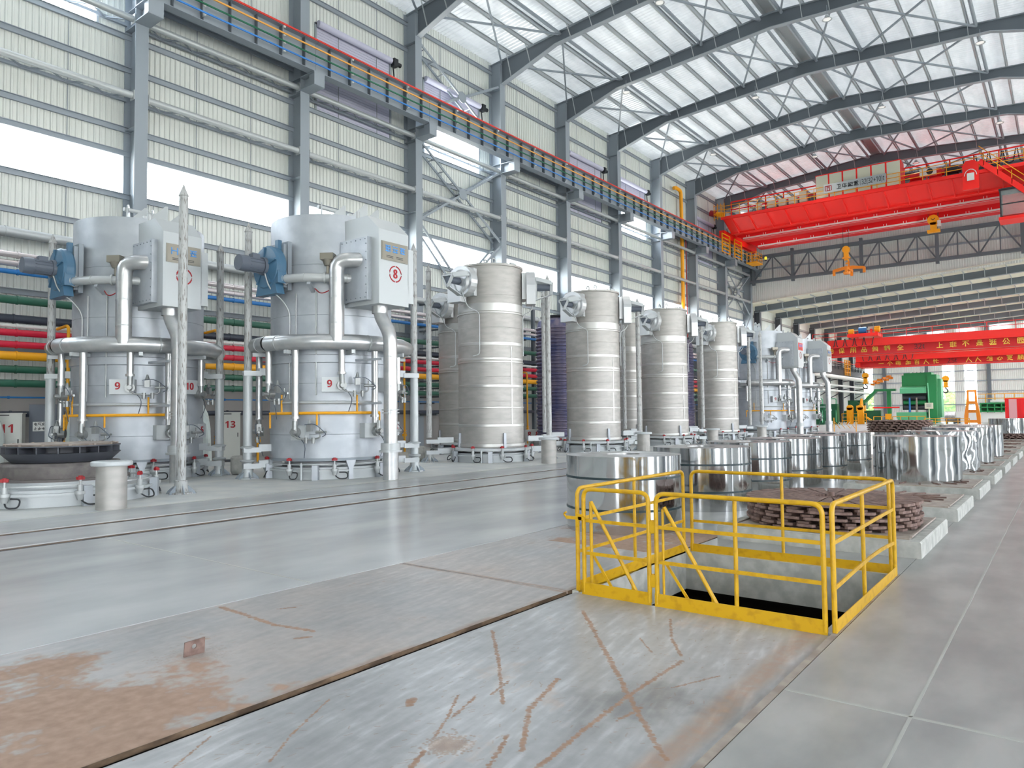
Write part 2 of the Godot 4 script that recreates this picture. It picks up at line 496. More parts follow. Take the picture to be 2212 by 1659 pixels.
# worn steel floor plate: mill scale, rust and gouges, laid out in metres (8 m square, x and z)
func plate_material() -> StandardMaterial3D:
	var S := 2048
	var T := 8.0
	var mask := PackedByteArray()
	mask.resize(S * S)
	var r := RandomNumberGenerator.new()
	r.seed = 7
	var strokes := [
		[0.022, [-3.43, -5.39, -2.78, -4.64, -2.4, -4.2, -2.04, -3.77, -1.63, -3.32]], [0.02, [-2.11, -2.86, -2.15, -3.31, -2.19, -3.92, -2.19, -4.72]],
		[0.02, [-2.28, -2.98, -2.56, -3.43, -2.69, -3.92]], [0.016, [-2.07, -3.59, -2.04, -3.85]], [0.016, [-3.71, -4.48, -3.24, -3.98, -2.73, -3.39]],
		[0.014, [-2.94, -3.39, -2.84, -3.06]], [0.012, [-3.04, -3.34, -2.88, -3.08, -2.75, -2.83]], [0.018, [-2.68, -2.69, -2.59, -2.47]], [0.03, [-3.22, -3.12, -3.16, -3.03]],
		[0.01, [-3.74, -2.12, -3.53, -1.77]], [0.03, [-6.1, -3.54, -5.45, -3.51, -5.19, -3.5, -4.79, -3.59]], [0.02, [-5.62, -3.79, -5.53, -3.94]], [0.03, [-4.76, -3.39, -4.7, -3.47]],
		[0.015, [-2.7, -5.6, -2.47, -5.14, -2.23, -4.79]], [0.01, [-2.67, -5.0, -2.44, -4.75]], [0.01, [-3.63, -2.82, -3.4, -2.39, -3.22, -2.13]], [0.012, [-1.87, -4.59, -2.03, -4.22]],
		[0.016, [-2.45, -3.09, -2.29, -2.71]], [0.012, [-2.88, -3.46, -2.93, -3.71]]]
	for s in strokes:
		var w: float = s[0]
		var p: Array = s[1]
		for i in range(0, p.size() - 2, 2):
			var a := Vector2(p[i], p[i + 1])
			var b := Vector2(p[i + 2], p[i + 3])
			var k := int((b - a).length() / 0.006)
			for j in k:
				if r.randf() < 0.12:
					continue
				var c := a.lerp(b, float(j) / k) + Vector2(r.randfn(0, w * 0.25), r.randfn(0, w * 0.25))
				stamp(mask, S, T, c, w * r.randf_range(0.35, 0.9), 150 + r.randi() % 100)
	for j in 420:   # short nicks
		var c := Vector2(r.randf_range(-3.8, -1.6), r.randf_range(-5.7, -1.3))
		var d := Vector2.from_angle(r.randfn(1.9, 0.5)) * r.randf_range(0.01, 0.06)
		for q in 8:
			stamp(mask, S, T, c + d * q / 8.0, 0.0035, 110)
	for j in 700:   # rusty drop mark
		stamp(mask, S, T, Vector2(-2.63, -2.81) + Vector2(r.randfn(0, 0.05), r.randfn(0, 0.05)), 0.008, 130)
	for j in 900:   # rust round the lug
		stamp(mask, S, T, Vector2(-5.0, -2.72) + Vector2(r.randfn(0, 0.10), r.randfn(0, 0.12)), 0.012, 90)
	var f := FastNoiseLite.new()
	f.noise_type = FastNoiseLite.TYPE_PERLIN
	f.seed = 5
	f.frequency = 0.006
	f.fractal_octaves = 6
	var n1 := f.get_image(S, S, false, false, true).get_data()
	f.seed = 6
	f.frequency = 0.05
	f.fractal_octaves = 4
	var n2 := f.get_image(S, S, false, false, true).get_data()
	f.seed = 9
	f.frequency = 0.003
	f.fractal_octaves = 3
	var n3 := f.get_image(S, S, false, false, true).get_data()
	var col := PackedByteArray()
	col.resize(S * S * 3)
	col.fill(120)
	var rg := PackedByteArray()
	rg.resize(S * S)
	rg.fill(160)
	for y in S:
		var z := y * T / S - T
		for x in range(int((T - 6.3) / T * S), int((T - 1.35) / T * S)):
			var wx := x * T / S - T
			var i := y * S + x
			var a := n1[i] / 255.0
			var b := n2[i] / 255.0
			var c := n3[i] / 255.0
			var st := n2[((y / 7 + x / 3) & 2047) * S + ((x - y / 5) & 2047)] / 255.0
			var base := 0.66 + 0.06 * (a - 0.5) + 0.12 * (c - 0.5) + 0.07 * (b - 0.5) + 0.14 * (st - 0.5)
			var rust := 0.0
			if wx < -3.855:
				rust = clampf((z + 3.35) * 0.55, 0.0, 0.85) * clampf((wx + 6.3) * 0.9, 0.1, 1.0)
				rust = clampf((a + 0.45 * b + rust - 1.05) * 2.6, 0.0, 0.8)
				rust = maxf(rust, clampf(1.0 - (wx + 6.2) * 18.0, 0.0, 0.6) * b * 1.4)
				rust = maxf(rust, clampf(1.0 - (-3.86 - wx) * 9.0, 0.0, 0.7) * a * 1.3)
				rust = maxf(rust, 0.15 + 0.22 * (c - 0.5) + 0.12 * (a - 0.5) + 0.12 * (st - 0.5))
				var e := absf(z + 5.82 + 0.03 * (a - 0.5))
				rust = maxf(rust, clampf(1.0 - e * 11.0, 0.0, 0.75) * (0.4 + 0.6 * b))
				base += 0.12 * maxf(0.0, st - 0.5) * (1.0 - smoothstep(-5.2, -4.2, z))
			else:
				rust = clampf((a + 0.3 * b + 0.3 * st - 1.08) * 1.3, 0.0, 0.25)
				var e := absf(wx + 1.66 + 0.05 * (a - 0.5))
				rust = maxf(rust, clampf(1.1 - e * 9.0, 0.0, 0.75) * (0.3 + 0.75 * b))
				var dd := Vector2((wx + 2.0) * 1.3, z + 3.95).length()
				if dd < 0.9:
					base -= clampf((a - 0.3) * 0.6, 0.0, 0.16) * smoothstep(0.9, 0.3, dd)
				base += 0.22 * maxf(0.0, st + 0.4 * a - 0.8)
			rust = maxf(clampf(rust, 0.0, 1.0), mask[i] / 255.0)
			col[i * 3] = int(clampf(lerpf(base, 0.60 + 0.14 * (b - 0.5), rust), 0.0, 1.0) * 255.0)
			col[i * 3 + 1] = int(clampf(lerpf(base * 1.005, 0.46 + 0.14 * (b - 0.5), rust), 0.0, 1.0) * 255.0)
			col[i * 3 + 2] = int(clampf(lerpf(base * 1.015, 0.37 + 0.14 * (b - 0.5), rust), 0.0, 1.0) * 255.0)
			rg[i] = int(clampf(0.34 + 0.08 * (a - 0.5) + 0.05 * (b - 0.5) + 0.45 * rust, 0.3, 1.0) * 255.0)
	var m := mat(Color.WHITE, 1.0, 0.1, 0.6)
	m.albedo_texture = ImageTexture.create_from_image(Image.create_from_data(S, S, false, Image.FORMAT_RGB8, col))
	rough_tex(m, ImageTexture.create_from_image(Image.create_from_data(S, S, false, Image.FORMAT_L8, rg)))
	return tri_map(m, Vector3(1.0 / T, 1.0 / T, 1.0 / T))

func stamp(m: PackedByteArray, S: int, T: float, c: Vector2, w: float, v: int) -> void:
	var px := int(roundf(c.x / T * S))
	var py := int(roundf(c.y / T * S))
	var q := maxi(1, int(w / T * S))
	for dy in range(-q, q + 1):
		for dx in range(-q, q + 1):
			if dx * dx + dy * dy <= q * q + 1:
				var i := posmod(py + dy, S) * S + posmod(px + dx, S)
				m[i] = maxi(m[i], v - (dx * dx + dy * dy) * 60 / (q * q))

# ---------------------------------------------------------------- floor
func slab(f: Node3D, x0: float, x1: float, z0: float, z1: float, m: Material, called := "slab") -> void:
	var b := MB.new()
	b.box(Vector3.ZERO, Vector3(x1 - x0, 0.3, absf(z1 - z0)))
	part(called, b, m, f, Vector3((x0 + x1) / 2, -0.15, (z0 + z1) / 2))

func joint(f: Node3D, x0: float, x1: float, z0: float, z1: float) -> void:
	var b := MB.new()
	b.box(Vector3.ZERO, Vector3(x1 - x0, 0.004, absf(z1 - z0)))
	part("joint_filler", b, M.joint, f, Vector3((x0 + x1) / 2, -0.0005, (z0 + z1) / 2))

func build_floor() -> void:
	var f := struct("floor", "polished grey concrete floor of the hall")
	var F := -134.0
	var N := 16.0
	slab(f, -29.3, -14.22, N, F, M.floor_deck, "furnace_deck")
	slab(f, -14.2, -12.74, N, F, M.floor)
	slab(f, -12.46, -11.29, N, F, M.floor)
	var zs := [N, 8.0, -4.6, -17.2, -29.8, -42.4, -67.6, F]
	for i in zs.size() - 1:
		slab(f, -11.01, -6.19, zs[i], zs[i + 1], M.floor)
		joint(f, -11.01, -6.19, zs[i + 1] + 0.012, zs[i + 1] - 0.012)
	joint(f, -14.24, -14.18, N, F)
	slab(f, -6.17, -1.5, N, 6.02, M.floor_aisle)
	slab(f, -6.17, -1.446, -9.72, F, M.floor_aisle)
	slab(f, -3.84, -1.446, -8.42, -9.72, M.floor_aisle)
	var zr := [N, 8.0, 1.8, -4.55, -17.2, -29.8, -42.4, -67.6, F]
	for i in zr.size() - 1:
		slab(f, -1.44, -0.76, zr[i], zr[i + 1], M.floor_aisle)
		slab(f, -0.75, 24.0, zr[i], zr[i + 1], M.floor_aisle)
		joint(f, -1.44, 24.0, zr[i + 1] + 0.014, zr[i + 1] - 0.014)
	joint(f, -0.764, -0.746, N, F)
	var b := MB.new()
	b.box(Vector3(0, 0, 0), Vector3(0.05, 0.1, 14.4))
	part("edge_angle", b, M.pad_plate, f, Vector3(-1.472, -0.052, -1.2))
	b = MB.new()
	b.span(Vector3(-29.3, -0.36, N), Vector3(-6.2, -0.31, F))
	b.span(Vector3(-1.5, -0.36, N), Vector3(24, -0.31, F))
	b.span(Vector3(-6.2, -0.36, -9.7), Vector3(-1.5, -0.31, F))
	part("sub_base", b, M.black, f)
	# pit below the guard rails
	var p := struct("pit_wall", "concrete sides of the open floor pit")
	var H := -0.46
	var w := MB.new()
	w.span(Vector3(-3.87, H, -8.41), Vector3(-1.45, -0.004, -8.35))
	part("concrete_lining", w, M.concrete, p)
	w = MB.new()
	w.span(Vector3(-3.87, H, -8.35), Vector3(-3.8, -0.004, -5.9))
	part("concrete_lining", w, M.concrete, p)
	w = MB.new()
	w.span(Vector3(-1.56, H, -8.35), Vector3(-1.45, -0.004, -5.905))
	part("concrete_lining", w, M.concrete, p)
	w = MB.new()
	w.span(Vector3(-3.87, H, -5.96), Vector3(-1.45, -0.056, -5.905))
	part("concrete_lining", w, M.concrete, p)
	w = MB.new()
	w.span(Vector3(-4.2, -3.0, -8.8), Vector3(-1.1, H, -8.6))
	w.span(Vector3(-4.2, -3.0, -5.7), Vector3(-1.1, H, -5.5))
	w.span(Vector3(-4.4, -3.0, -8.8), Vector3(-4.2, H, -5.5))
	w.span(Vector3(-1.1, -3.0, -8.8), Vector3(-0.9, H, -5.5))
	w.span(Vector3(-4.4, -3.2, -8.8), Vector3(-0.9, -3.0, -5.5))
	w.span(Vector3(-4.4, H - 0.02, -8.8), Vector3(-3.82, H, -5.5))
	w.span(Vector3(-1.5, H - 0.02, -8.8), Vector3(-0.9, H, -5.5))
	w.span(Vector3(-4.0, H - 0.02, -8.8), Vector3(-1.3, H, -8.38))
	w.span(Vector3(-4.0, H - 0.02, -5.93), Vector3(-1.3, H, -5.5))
	part("pit_shade_box", w, M.black, p)  # black colour stands in for the deep shade down the pit
	# steel plates
	plate("rust-stained steel floor plate with the small holed lug on it", -6.165, -3.875, 6.0, -5.8, 0.0)
	plate("steel floor plate that the nearest steel coil stands on, beyond the plate joint", -6.165, -3.875, -5.83, -9.7, 0.0)
	plate("scratched steel floor plate in front of the yellow guard rails", -3.835, -1.5, 6.0, -5.9, -0.022)
	var t := MB.new()
	t.span(Vector3(-6.16, -0.3, 6), Vector3(-6.1, -0.035, -9.7))
	t.span(Vector3(-4.1, -0.3, 6), Vector3(-4.02, -0.035, -9.7))
	t.span(Vector3(-1.7, -0.3, 6), Vector3(-1.56, -0.06, -5.8))
	t.span(Vector3(-6.16, -0.36, 6), Vector3(-1.5, -0.3, -5.5))
	t.span(Vector3(-6.16, -0.36, -5.5), Vector3(-4.4, -0.3, -9.7))
	part("plate_bearer", t, M.black, f)
	# rails let into the floor
	for k in 2:
		var x: float = [-12.6, -11.15][k]
		var o := thing("floor_rail", ["flush transfer-car rail nearer the furnaces, in a brown groove", "flush transfer-car rail nearer the steel plates, in a brown groove"][k], "rail", Vector3(x, 0, -59), 0, "rails let into the floor")
		b = MB.new()
		b.box(Vector3(0, -0.03, 0), Vector3(0.06, 0.056, 150))
		part("rail_head", b, M.track, o)
		b = MB.new()
		b.box(Vector3(0, -0.115, 0), Vector3(0.276, 0.2, 150))
		part("groove_bed", b, M.track, o)
		b = MB.new()
		b.box(Vector3(-0.05, -0.011, 0), Vector3(0.035, 0.006, 150))
		b.box(Vector3(0.05, -0.011, 0), Vector3(0.035, 0.006, 150))
		part("groove_edge", b, M.charcoal, o)
	# holed lug
	b = MB.new()
	var ring: Array = []
	for i in 13:
		var a := TAU * i / 12.0
		ring.append(Vector2(0.0 + 0.018 * cos(a), 0.062 + 0.018 * sin(a)))
	var poly: Array = [Vector2(-0.075, 0), Vector2(0.075, 0), Vector2(0.078, 0.108), Vector2(-0.068, 0.102)]
	# plate with a round hole: upper and lower halves
	var lo: Array = [Vector2(-0.075, 0), Vector2(0.075, 0), Vector2(0.077, 0.062)]
	var hi: Array = [Vector2(-0.071, 0.062)]
	for i in 7:
		lo.append(Vector2(0.018 * cos(-PI * i / 6.0), 0.062 + 0.018 * sin(-PI * i / 6.0)))
		hi.append(Vector2(-0.018 * cos(PI * i / 6.0), 0.062 + 0.018 * sin(PI * i / 6.0)))
	lo.append(Vector2(-0.071, 0.062))
	hi.append(Vector2(0.077, 0.062)); hi.append(poly[2]); hi.append(poly[3])
	b.prism(lo, Vector3(0, 0, -0.006), Vector3.RIGHT, Vector3.UP, Vector3(0, 0, 0.012))
	b.prism(hi, Vector3(0, 0, -0.006), Vector3.RIGHT, Vector3.UP, Vector3(0, 0, 0.012))
	solo("lifting_lug", b, M.rust, "small rusty lug with a round hole standing on the steel plate", "lug", Vector3(-5.035, 0, -2.715), deg_to_rad(87))

func plate(label: String, x0: float, x1: float, z0: float, z1: float, top: float) -> void:
	var b := MB.new()
	b.box(Vector3(0, -0.015, 0), Vector3(x1 - x0, 0.03, absf(z1 - z0)))
	var o := solo("steel_plate", b, M.plate, label, "plate", Vector3((x0 + x1) / 2, top, (z0 + z1) / 2))
	b = MB.new()
	b.box(Vector3((x1 - x0) / 2 + 0.001, -0.0155, 0), Vector3(0.006, 0.031, absf(z1 - z0)))
	part("cut_edge", b, M.track, o)

func zn(n: float) -> float:
	return Z0 - BAY * n

# trapezoidal sheet: ribs run up local y, width runs along local -z, ribs stand out towards +x
func corr(w: float, h: float, pitch := 0.21, d := 0.045, skin := true) -> ArrayMesh:
	var key := "corr%.3f_%.3f_%.3f" % [w, h, pitch]
	if mesh_cache.has(key):
		return mesh_cache[key]
	var b := MB.new()
	var k := int(ceil(w / pitch))
	var pts: Array = []
	for i in k:
		var z := i * pitch
		pts.append(Vector2(0, z)); pts.append(Vector2(0, z + pitch * 0.5)); pts.append(Vector2(d, z + pitch * 0.64)); pts.append(Vector2(d, z + pitch * 0.86))
	pts.append(Vector2(0, k * pitch))
	for i in pts.size() - 1:
		var p: Vector2 = pts[i]
		var q: Vector2 = pts[i + 1]
		p.y = minf(p.y, w)
		q.y = minf(q.y, w)
		if q.y - p.y < 1e-4:
			continue
		var nm := Vector3(q.y - p.y, 0, q.x - p.x).normalized()
		b.quad(Vector3(p.x, 0, -p.y), Vector3(q.x, 0, -q.y), Vector3(q.x, h, -q.y), Vector3(p.x, h, -p.y), nm)
	if skin:
		b.span(Vector3(-0.06, 0, 0), Vector3(-0.02, h, -w))
	mesh_cache[key] = b.mesh()
	return mesh_cache[key]

func build_walls() -> void:
	var w := struct("wall_left", "tall left wall of ribbed sheet with a bright window band")
	var closed := [2, 5, 8]
	var half := [3, 6]
	var girts := [2.2, 4.2, 6.2, 8.2, 9.06, 10.40, 12.10, 13.05, 15.47, 16.78, 22.4, 23.9]
	var gm := MB.new()
	gm.box(Vector3(0, 0, -BAY / 2), Vector3(0.1, 0.2, BAY))
	gm.box(Vector3(0.06, 0.09, -BAY / 2), Vector3(0.12, 0.02, BAY))
	var gmesh := gm.mesh()
	gm = MB.new()
	gm.box(Vector3(-0.02, 0, -BAY / 2), Vector3(0.012, 1.57, BAY))
	var pane := gm.mesh()
	var rod := MB.new()
	rod.tube([Vector3(0, 12.1, 0), Vector3(0, 24.2, 0)], 0.018, 5)
	rod.tube([Vector3(0, 6.2, 0), Vector3(0, 10.4, 0)], 0.018, 5)
	var rodm := rod.mesh()
	for b in range(-2, 10):
		var z := zn(b - 1)
		var at := Vector3(XW, 0, z)
		part("cladding_panel", corr(BAY, 10.47), M.cladding, w, at)
		part("cladding_panel", corr(BAY, 4.8), M.cladding, w, at + Vector3(0, 12.03, 0))
		part("window_pane", pane, M.glass, w, at + Vector3(0, 11.25, 0))
		var win: bool = b in closed or b in half or b == 0 or b == -2
		if not win:
			part("cladding_panel", corr(BAY, 8.0), M.cladding, w, at + Vector3(0, 16.83, 0))
		else:
			part("cladding_panel", corr(1.32, 4.5), M.cladding, w, at + Vector3(0, 16.83, 0))
			part("cladding_panel", corr(1.26, 4.5), M.cladding, w, at + Vector3(0, 16.83, -6.27))
			part("cladding_panel", corr(BAY, 3.5), M.cladding, w, at + Vector3(0, 21.33, 0))
			var fr := MB.new()
			for y in [16.88, 21.30]:
				fr.box(Vector3(0.02, y, -3.8), Vector3(0.12, 0.1, 5.1))
			for zz in [-1.32, -6.27]:
				fr.box(Vector3(0.02, 19.1, zz), Vector3(0.12, 4.5, 0.1))
			part("window_frame", fr, M.steel_light, w, at)
			var lo := 16.9 if b in closed else 20.0
			if b == 0 or b == -2:
				lo = 20.6
			var s := struct("window_1", ["", "", "closed roller shutter of the high window, left of the braced bay", "half-raised roller shutter in the braced bay", "", "closed roller shutter in the fifth wall bay", "half-raised roller shutter near the middle of the wall", "", "closed roller shutter by the yellow downpipe"][maxi(b, 0)] if b > 0 else "roller shutter of the high window at the upper left edge", at)
			var sl := MB.new()
			var yy := lo
			while yy < 21.3:
				sl.box(Vector3(0.0, yy + 0.07, -3.8), Vector3(0.03, 0.125, 4.86))
				sl.box(Vector3(-0.008, yy + 0.07, -3.8), Vector3(0.02, 0.15, 4.86))
				yy += 0.14
			var sh := part("shutter_slats", sl, M.shutter, s)
			sh.set_meta("kind", "stuff")
			var bx := MB.new()
			bx.cyl(Vector3(0.2, 21.25, -1.35), Vector3(0.2, 21.25, -6.2), 0.17, 0.17, 14)
			part("shutter_roll", bx, M.shutter, s)
			var mo := MB.new()
			mo.box(Vector3(0.25, 21.2, -6.42), Vector3(0.3, 0.42, 0.3))
			mo.cyl(Vector3(0.25, 21.2, -6.3), Vector3(0.25, 21.2, -6.85), 0.12)
			mo.bar(Vector3(0.2, 21.4, -6.3), Vector3(0.2, 20.2, -6.45), 0.05, 0.05)
			part("shutter_motor", mo, M.dark, s)
		for y in girts:
			part("girt", gmesh, M.steel, w, at + Vector3(0.09, y, 0))
		if not win:
			for y in [18.4, 20.2]:
				part("girt", gmesh, M.steel, w, at + Vector3(0.09, y, 0))
		for q in [0.36, 0.7]:
			part("sag_rod", rodm, M.steel_light, w, at + Vector3(0.08, 0, -BAY * q))
	# columns
	var ords := ["behind the numbered-8 furnace", "second from the left", "at the left side of the braced bay", "at the right side of the braced bay", "fifth from the left", "sixth from the left", "seventh from the left", "beside the yellow downpipe", "next to last in the row, left side of the far braced bay", "at the end of the row by the open passage"]
	ords[0] = "leftmost in the photo, behind the nearest furnace bell on the left"
	ords[1] = "rising behind the furnace bell marked 8"
	for n in range(-2, 10):
		var c := struct("column_1", "grey H-section wall column " + (ords[n] if n >= 0 else "left of the photo"), Vector3(XC, 0, zn(n)))
		var m := MB.new()
		m.box(Vector3(-0.02, 12.1, 0), Vector3(0.04, 24.2, 0.5))
		part("inner_flange", m, M.steel_light if false else M.steel, c)
		m = MB.new()
		m.box(Vector3(-0.92, 12.2, 0), Vector3(0.04, 24.4, 0.5))
		part("outer_flange", m, M.steel, c)
		m = MB.new()
		m.box(Vector3(-0.47, 12.2, 0), Vector3(0.86, 24.4, 0.03))
		part("web", m, M.steel, c)
		m = MB.new()
		for y in [4.0, 8.5, 13.0, 17.0, 17.7, 22.6]:
			m.box(Vector3(-0.47, y, 0), Vector3(0.86, 0.02, 0.48))
		part("stiffener", m, M.steel, c)
		m = MB.new()
		m.box(Vector3(0.55, 17.65, 0), Vector3(1.1, 0.04, 0.6))
		m.box(Vector3(0.55, 17.06, 0), Vector3(1.1, 0.04, 0.6))
		m.box(Vector3(0.55, 17.35, 0), Vector3(1.1, 0.56, 0.03))
		m.box(Vector3(1.09, 17.35, 0), Vector3(0.03, 0.56, 0.58))
		for q in [-0.2, 0.2]:
			m.box(Vector3(0.85, 17.35, q), Vector3(0.5, 0.56, 0.025))
		part("crane_bracket", m, M.steel, c)
	# tubular ties between the columns
	var tm := MB.new()
	tm.tube([Vector3(0, 0, -0.3), Vector3(0, 0, -BAY + 0.3)], 0.13, 12)
	tm.box(Vector3(0, 0, -0.28), Vector3(0.32, 0.36, 0.03))
	tm.box(Vector3(0, 0, -BAY + 0.28), Vector3(0.32, 0.36, 0.03))
	var tmesh := tm.mesh()
	tm = MB.new()
	tm.box(Vector3(-0.62, -0.02, -BAY / 2), Vector3(0.12, 0.12, BAY - 0.5))
	for i in 5:
		var z0 := -0.4 - i * 1.35
		tm.bar(Vector3(-0.1, -0.03, z0), Vector3(-0.6, -0.03, z0 - 0.67), 0.05, 0.05)
		tm.bar(Vector3(-0.6, -0.03, z0 - 0.67), Vector3(-0.1, -0.03, z0 - 1.35), 0.05, 0.05)
	var lmesh := tm.mesh()
	for b in range(-1, 10):
		for y in [14.2, 17.22]:
			var t := struct("trim_1", "", Vector3(XC - 0.15, y, zn(b - 1)))
			part("tie_tube", tmesh, M.galv, t)
			part("tie_lacing", lmesh, M.steel, t)
	# lattice bracing
	for b in [3, 9]:
		var br := struct("wall_brace", "laddered cross bracing in the " + ("third wall bay" if b == 3 else "last wall bay"))
		var za := zn(b - 1) - 0.25
		var zb := zn(b) + 0.25
		for lv in [[18.9, 22.7], [12.7, 17.1], [6.0, 12.4]]:
			for k in 2:
				var y0: float = lv[k]
				var y1: float = lv[1 - k]
				var m := MB.new()
				for dx in [-0.15, -0.72]:
					m.bar(Vector3(XC + dx, y0, za), Vector3(XC + dx, y1, zb), 0.13, 0.07, Vector3.RIGHT)
				part("brace_chord", m, M.steel, br)
				for i in 9:
					var q := (i + 0.5) / 9.0
					var r := MB.new()
					var p := Vector3(XC, lerpf(y0, y1, q), lerpf(za, zb, q))
					r.bar(p + Vector3(-0.15, 0, 0), p + Vector3(-0.72, 0, 0), 0.05, 0.05)
					part("rung", r, M.steel_light, br)
			var g := MB.new()
			g.cyl(Vector3(XC - 0.13, (lv[0] + lv[1]) / 2, (za + zb) / 2), Vector3(XC - 0.1, (lv[0] + lv[1]) / 2, (za + zb) / 2), 0.36, 0.36, 8)
			part("gusset", g, M.steel, br)

func roof_y(x: float) -> float:
	return 25.68 - 0.0845 * absf(x + 13.35)

func build_roof() -> void:
	var c := struct("ceiling", "ridged roof of the first hall, its sheets let light through")
	var zend := zn(9)
	var slope := atan(0.0845)
	for b in range(-2, 10):
		var z := zn(b - 1)
		for s in 2:
			var L := 15.75 / cos(slope)
			var o := MeshInstance3D.new()
			o.name = "roof_sheet"
			o.mesh = corr(BAY, L, 0.3, 0.035, false)
			o.material_override = M.foil
			# local y runs down the slope from the ridge, local x (ribs) points down into the hall
			var dy := Vector3(-cos(slope), -sin(slope), 0) if s == 0 else Vector3(cos(slope), -sin(slope), 0)
			var dz := Vector3(0, 0, 1) 
			var dx := dy.cross(dz)
			if dx.y > 0:
				dz = -dz
				dx = dy.cross(dz)
			var org := Vector3(-13.35, 25.95, z if dz.z > 0 else z - BAY)
			o.transform = Transform3D(Basis(dx, dy, dz), org)
			c.add_child(o, true)
	var cl := MB.new()
	cl.prism([Vector2(-29.1, 24.63), Vector2(-13.35, 25.97), Vector2(2.3, 24.63), Vector2(2.3, 24.73), Vector2(-13.35, 26.07), Vector2(-29.1, 24.73)], Vector3(0, 0, zend + 0.1), Vector3.RIGHT, Vector3.UP, Vector3(0, 0, -0.6))
	part("roof_edge", cl, M.galv, c)
	var rc := MB.new()
	rc.box(Vector3(-13.35, 25.9, (zn(-3) + zend) / 2), Vector3(0.7, 0.03, absf(zn(-3) - zend)))
	part("ridge_cap", rc, M.galv, c)
	var zl := zn(-3)
	for s in [-1, 1]:
		for k in 10:
			var x: float = -13.35 + s * (0.35 + 1.5 * k)
			var m := MB.new()
			var h := Vector3(0, 0, (zl + zend) / 2)
			m.box(Vector3(0, 0, 0), Vector3(0.02, 0.22, absf(zl - zend)))
			m.box(Vector3(0.035, 0.11, 0), Vector3(0.07, 0.012, absf(zl - zend)))
			m.box(Vector3(-0.035, -0.11, 0), Vector3(0.09, 0.02, absf(zl - zend)))
			part("purlin", m, M.galv, c, Vector3(x, roof_y(x) + 0.12, (zl + zend) / 2))
	for x in [-23.5, -17.7, -14.0, -12.7, -9.9, -3.6]:
		var m := MB.new()
		m.tube([Vector3(0, 0, zl), Vector3(0, 0, zend)], 0.1, 8)
		part("ridge_strut", m, M.steel, c, Vector3(x, roof_y(x) - 0.12, 0))
	for b in range(-1, 10):
		for ln in [[-27.9, -23.5], [-17.7, -14.0], [-12.7, -9.9], [-9.9, -3.6]]:
			for k in 2:
				var m := MB.new()
				var x0: float = ln[k]
				var x1: float = ln[1 - k]
				m.bar(Vector3(x0, roof_y(x0) - 0.22, zn(b - 1) - 0.2), Vector3(x1, roof_y(x1) - 0.22, zn(b) + 0.2), 0.1, 0.1)
				part("wind_brace", m, M.steel, c)
	var names := ["", "", "first clearly seen from the left, cut by the top edge", "second from the left, with a lamp at its middle", "third from the left", "fourth from the left", "fifth from the left", "sixth from the left, over the near walkway of the red crane", "seventh from the left, above the red crane", "at the far end wall"]
	for n in range(-2, 10):
		var r := struct("roof_rafter", "tapered grey roof rafter " + (names[n] if n > 1 else "out of the photo's top edge"), Vector3(0, 0, zn(n)))
		var bot: Array = [Vector2(-28.0, 22.9), Vector2(-23.8, 24.15), Vector2(-13.35, 24.78), Vector2(-2.9, 24.15), Vector2(1.3, 22.9)]
		var poly: Array = bot.duplicate()
		poly.append(Vector2(2.2, 22.9)); poly.append(Vector2(2.2, roof_y(2.2))); poly.append(Vector2(-13.35, roof_y(-13.35))); poly.append(Vector2(-28.9, roof_y(-28.9))); poly.append(Vector2(-28.9, 22.9))
		var m := MB.new()
		m.prism(poly, Vector3(0, 0, -0.012), Vector3.RIGHT, Vector3.UP, Vector3(0, 0, 0.024))
		part("web", m, M.steel_dark, r)  # darker grey puts the dim light under the roof into the colour
		m = MB.new()
		for i in 4:
			var p: Vector2 = bot[i]
			var q: Vector2 = bot[i + 1]
			m.bar(Vector3(p.x, p.y, 0), Vector3(q.x, q.y, 0), 0.34, 0.04)
		part("bottom_flange", m, M.steel_light, r)  # paler than the web: light on the flange put into its colour
		m = MB.new()
		m.bar(Vector3(-28.9, roof_y(-28.9), 0), Vector3(-13.35, roof_y(-13.35), 0), 0.34, 0.03)
		m.bar(Vector3(-13.35, roof_y(-13.35), 0), Vector3(2.2, roof_y(2.2), 0), 0.34, 0.03)
		part("top_flange", m, M.steel, r)
		for s in [-1, 1]:
			for k in 10:
				var x: float = -13.35 + s * (0.35 + 1.5 * k)
				if k == 0 or k == 7:
					continue
				var yb := 0.0
				for i in 4:
					if x >= bot[i].x and x <= bot[i + 1].x:
						yb = lerpf(bot[i].y, bot[i + 1].y, (x - bot[i].x) / (bot[i + 1].x - bot[i].x))
				if yb == 0.0:
					continue
				m = MB.new()
				m.bar(Vector3(x, yb + 0.05, 0.13), Vector3(x, roof_y(x) + 0.05, 0.62), 0.07, 0.03, Vector3.RIGHT)
				part("fly_brace", m, M.galv, r)

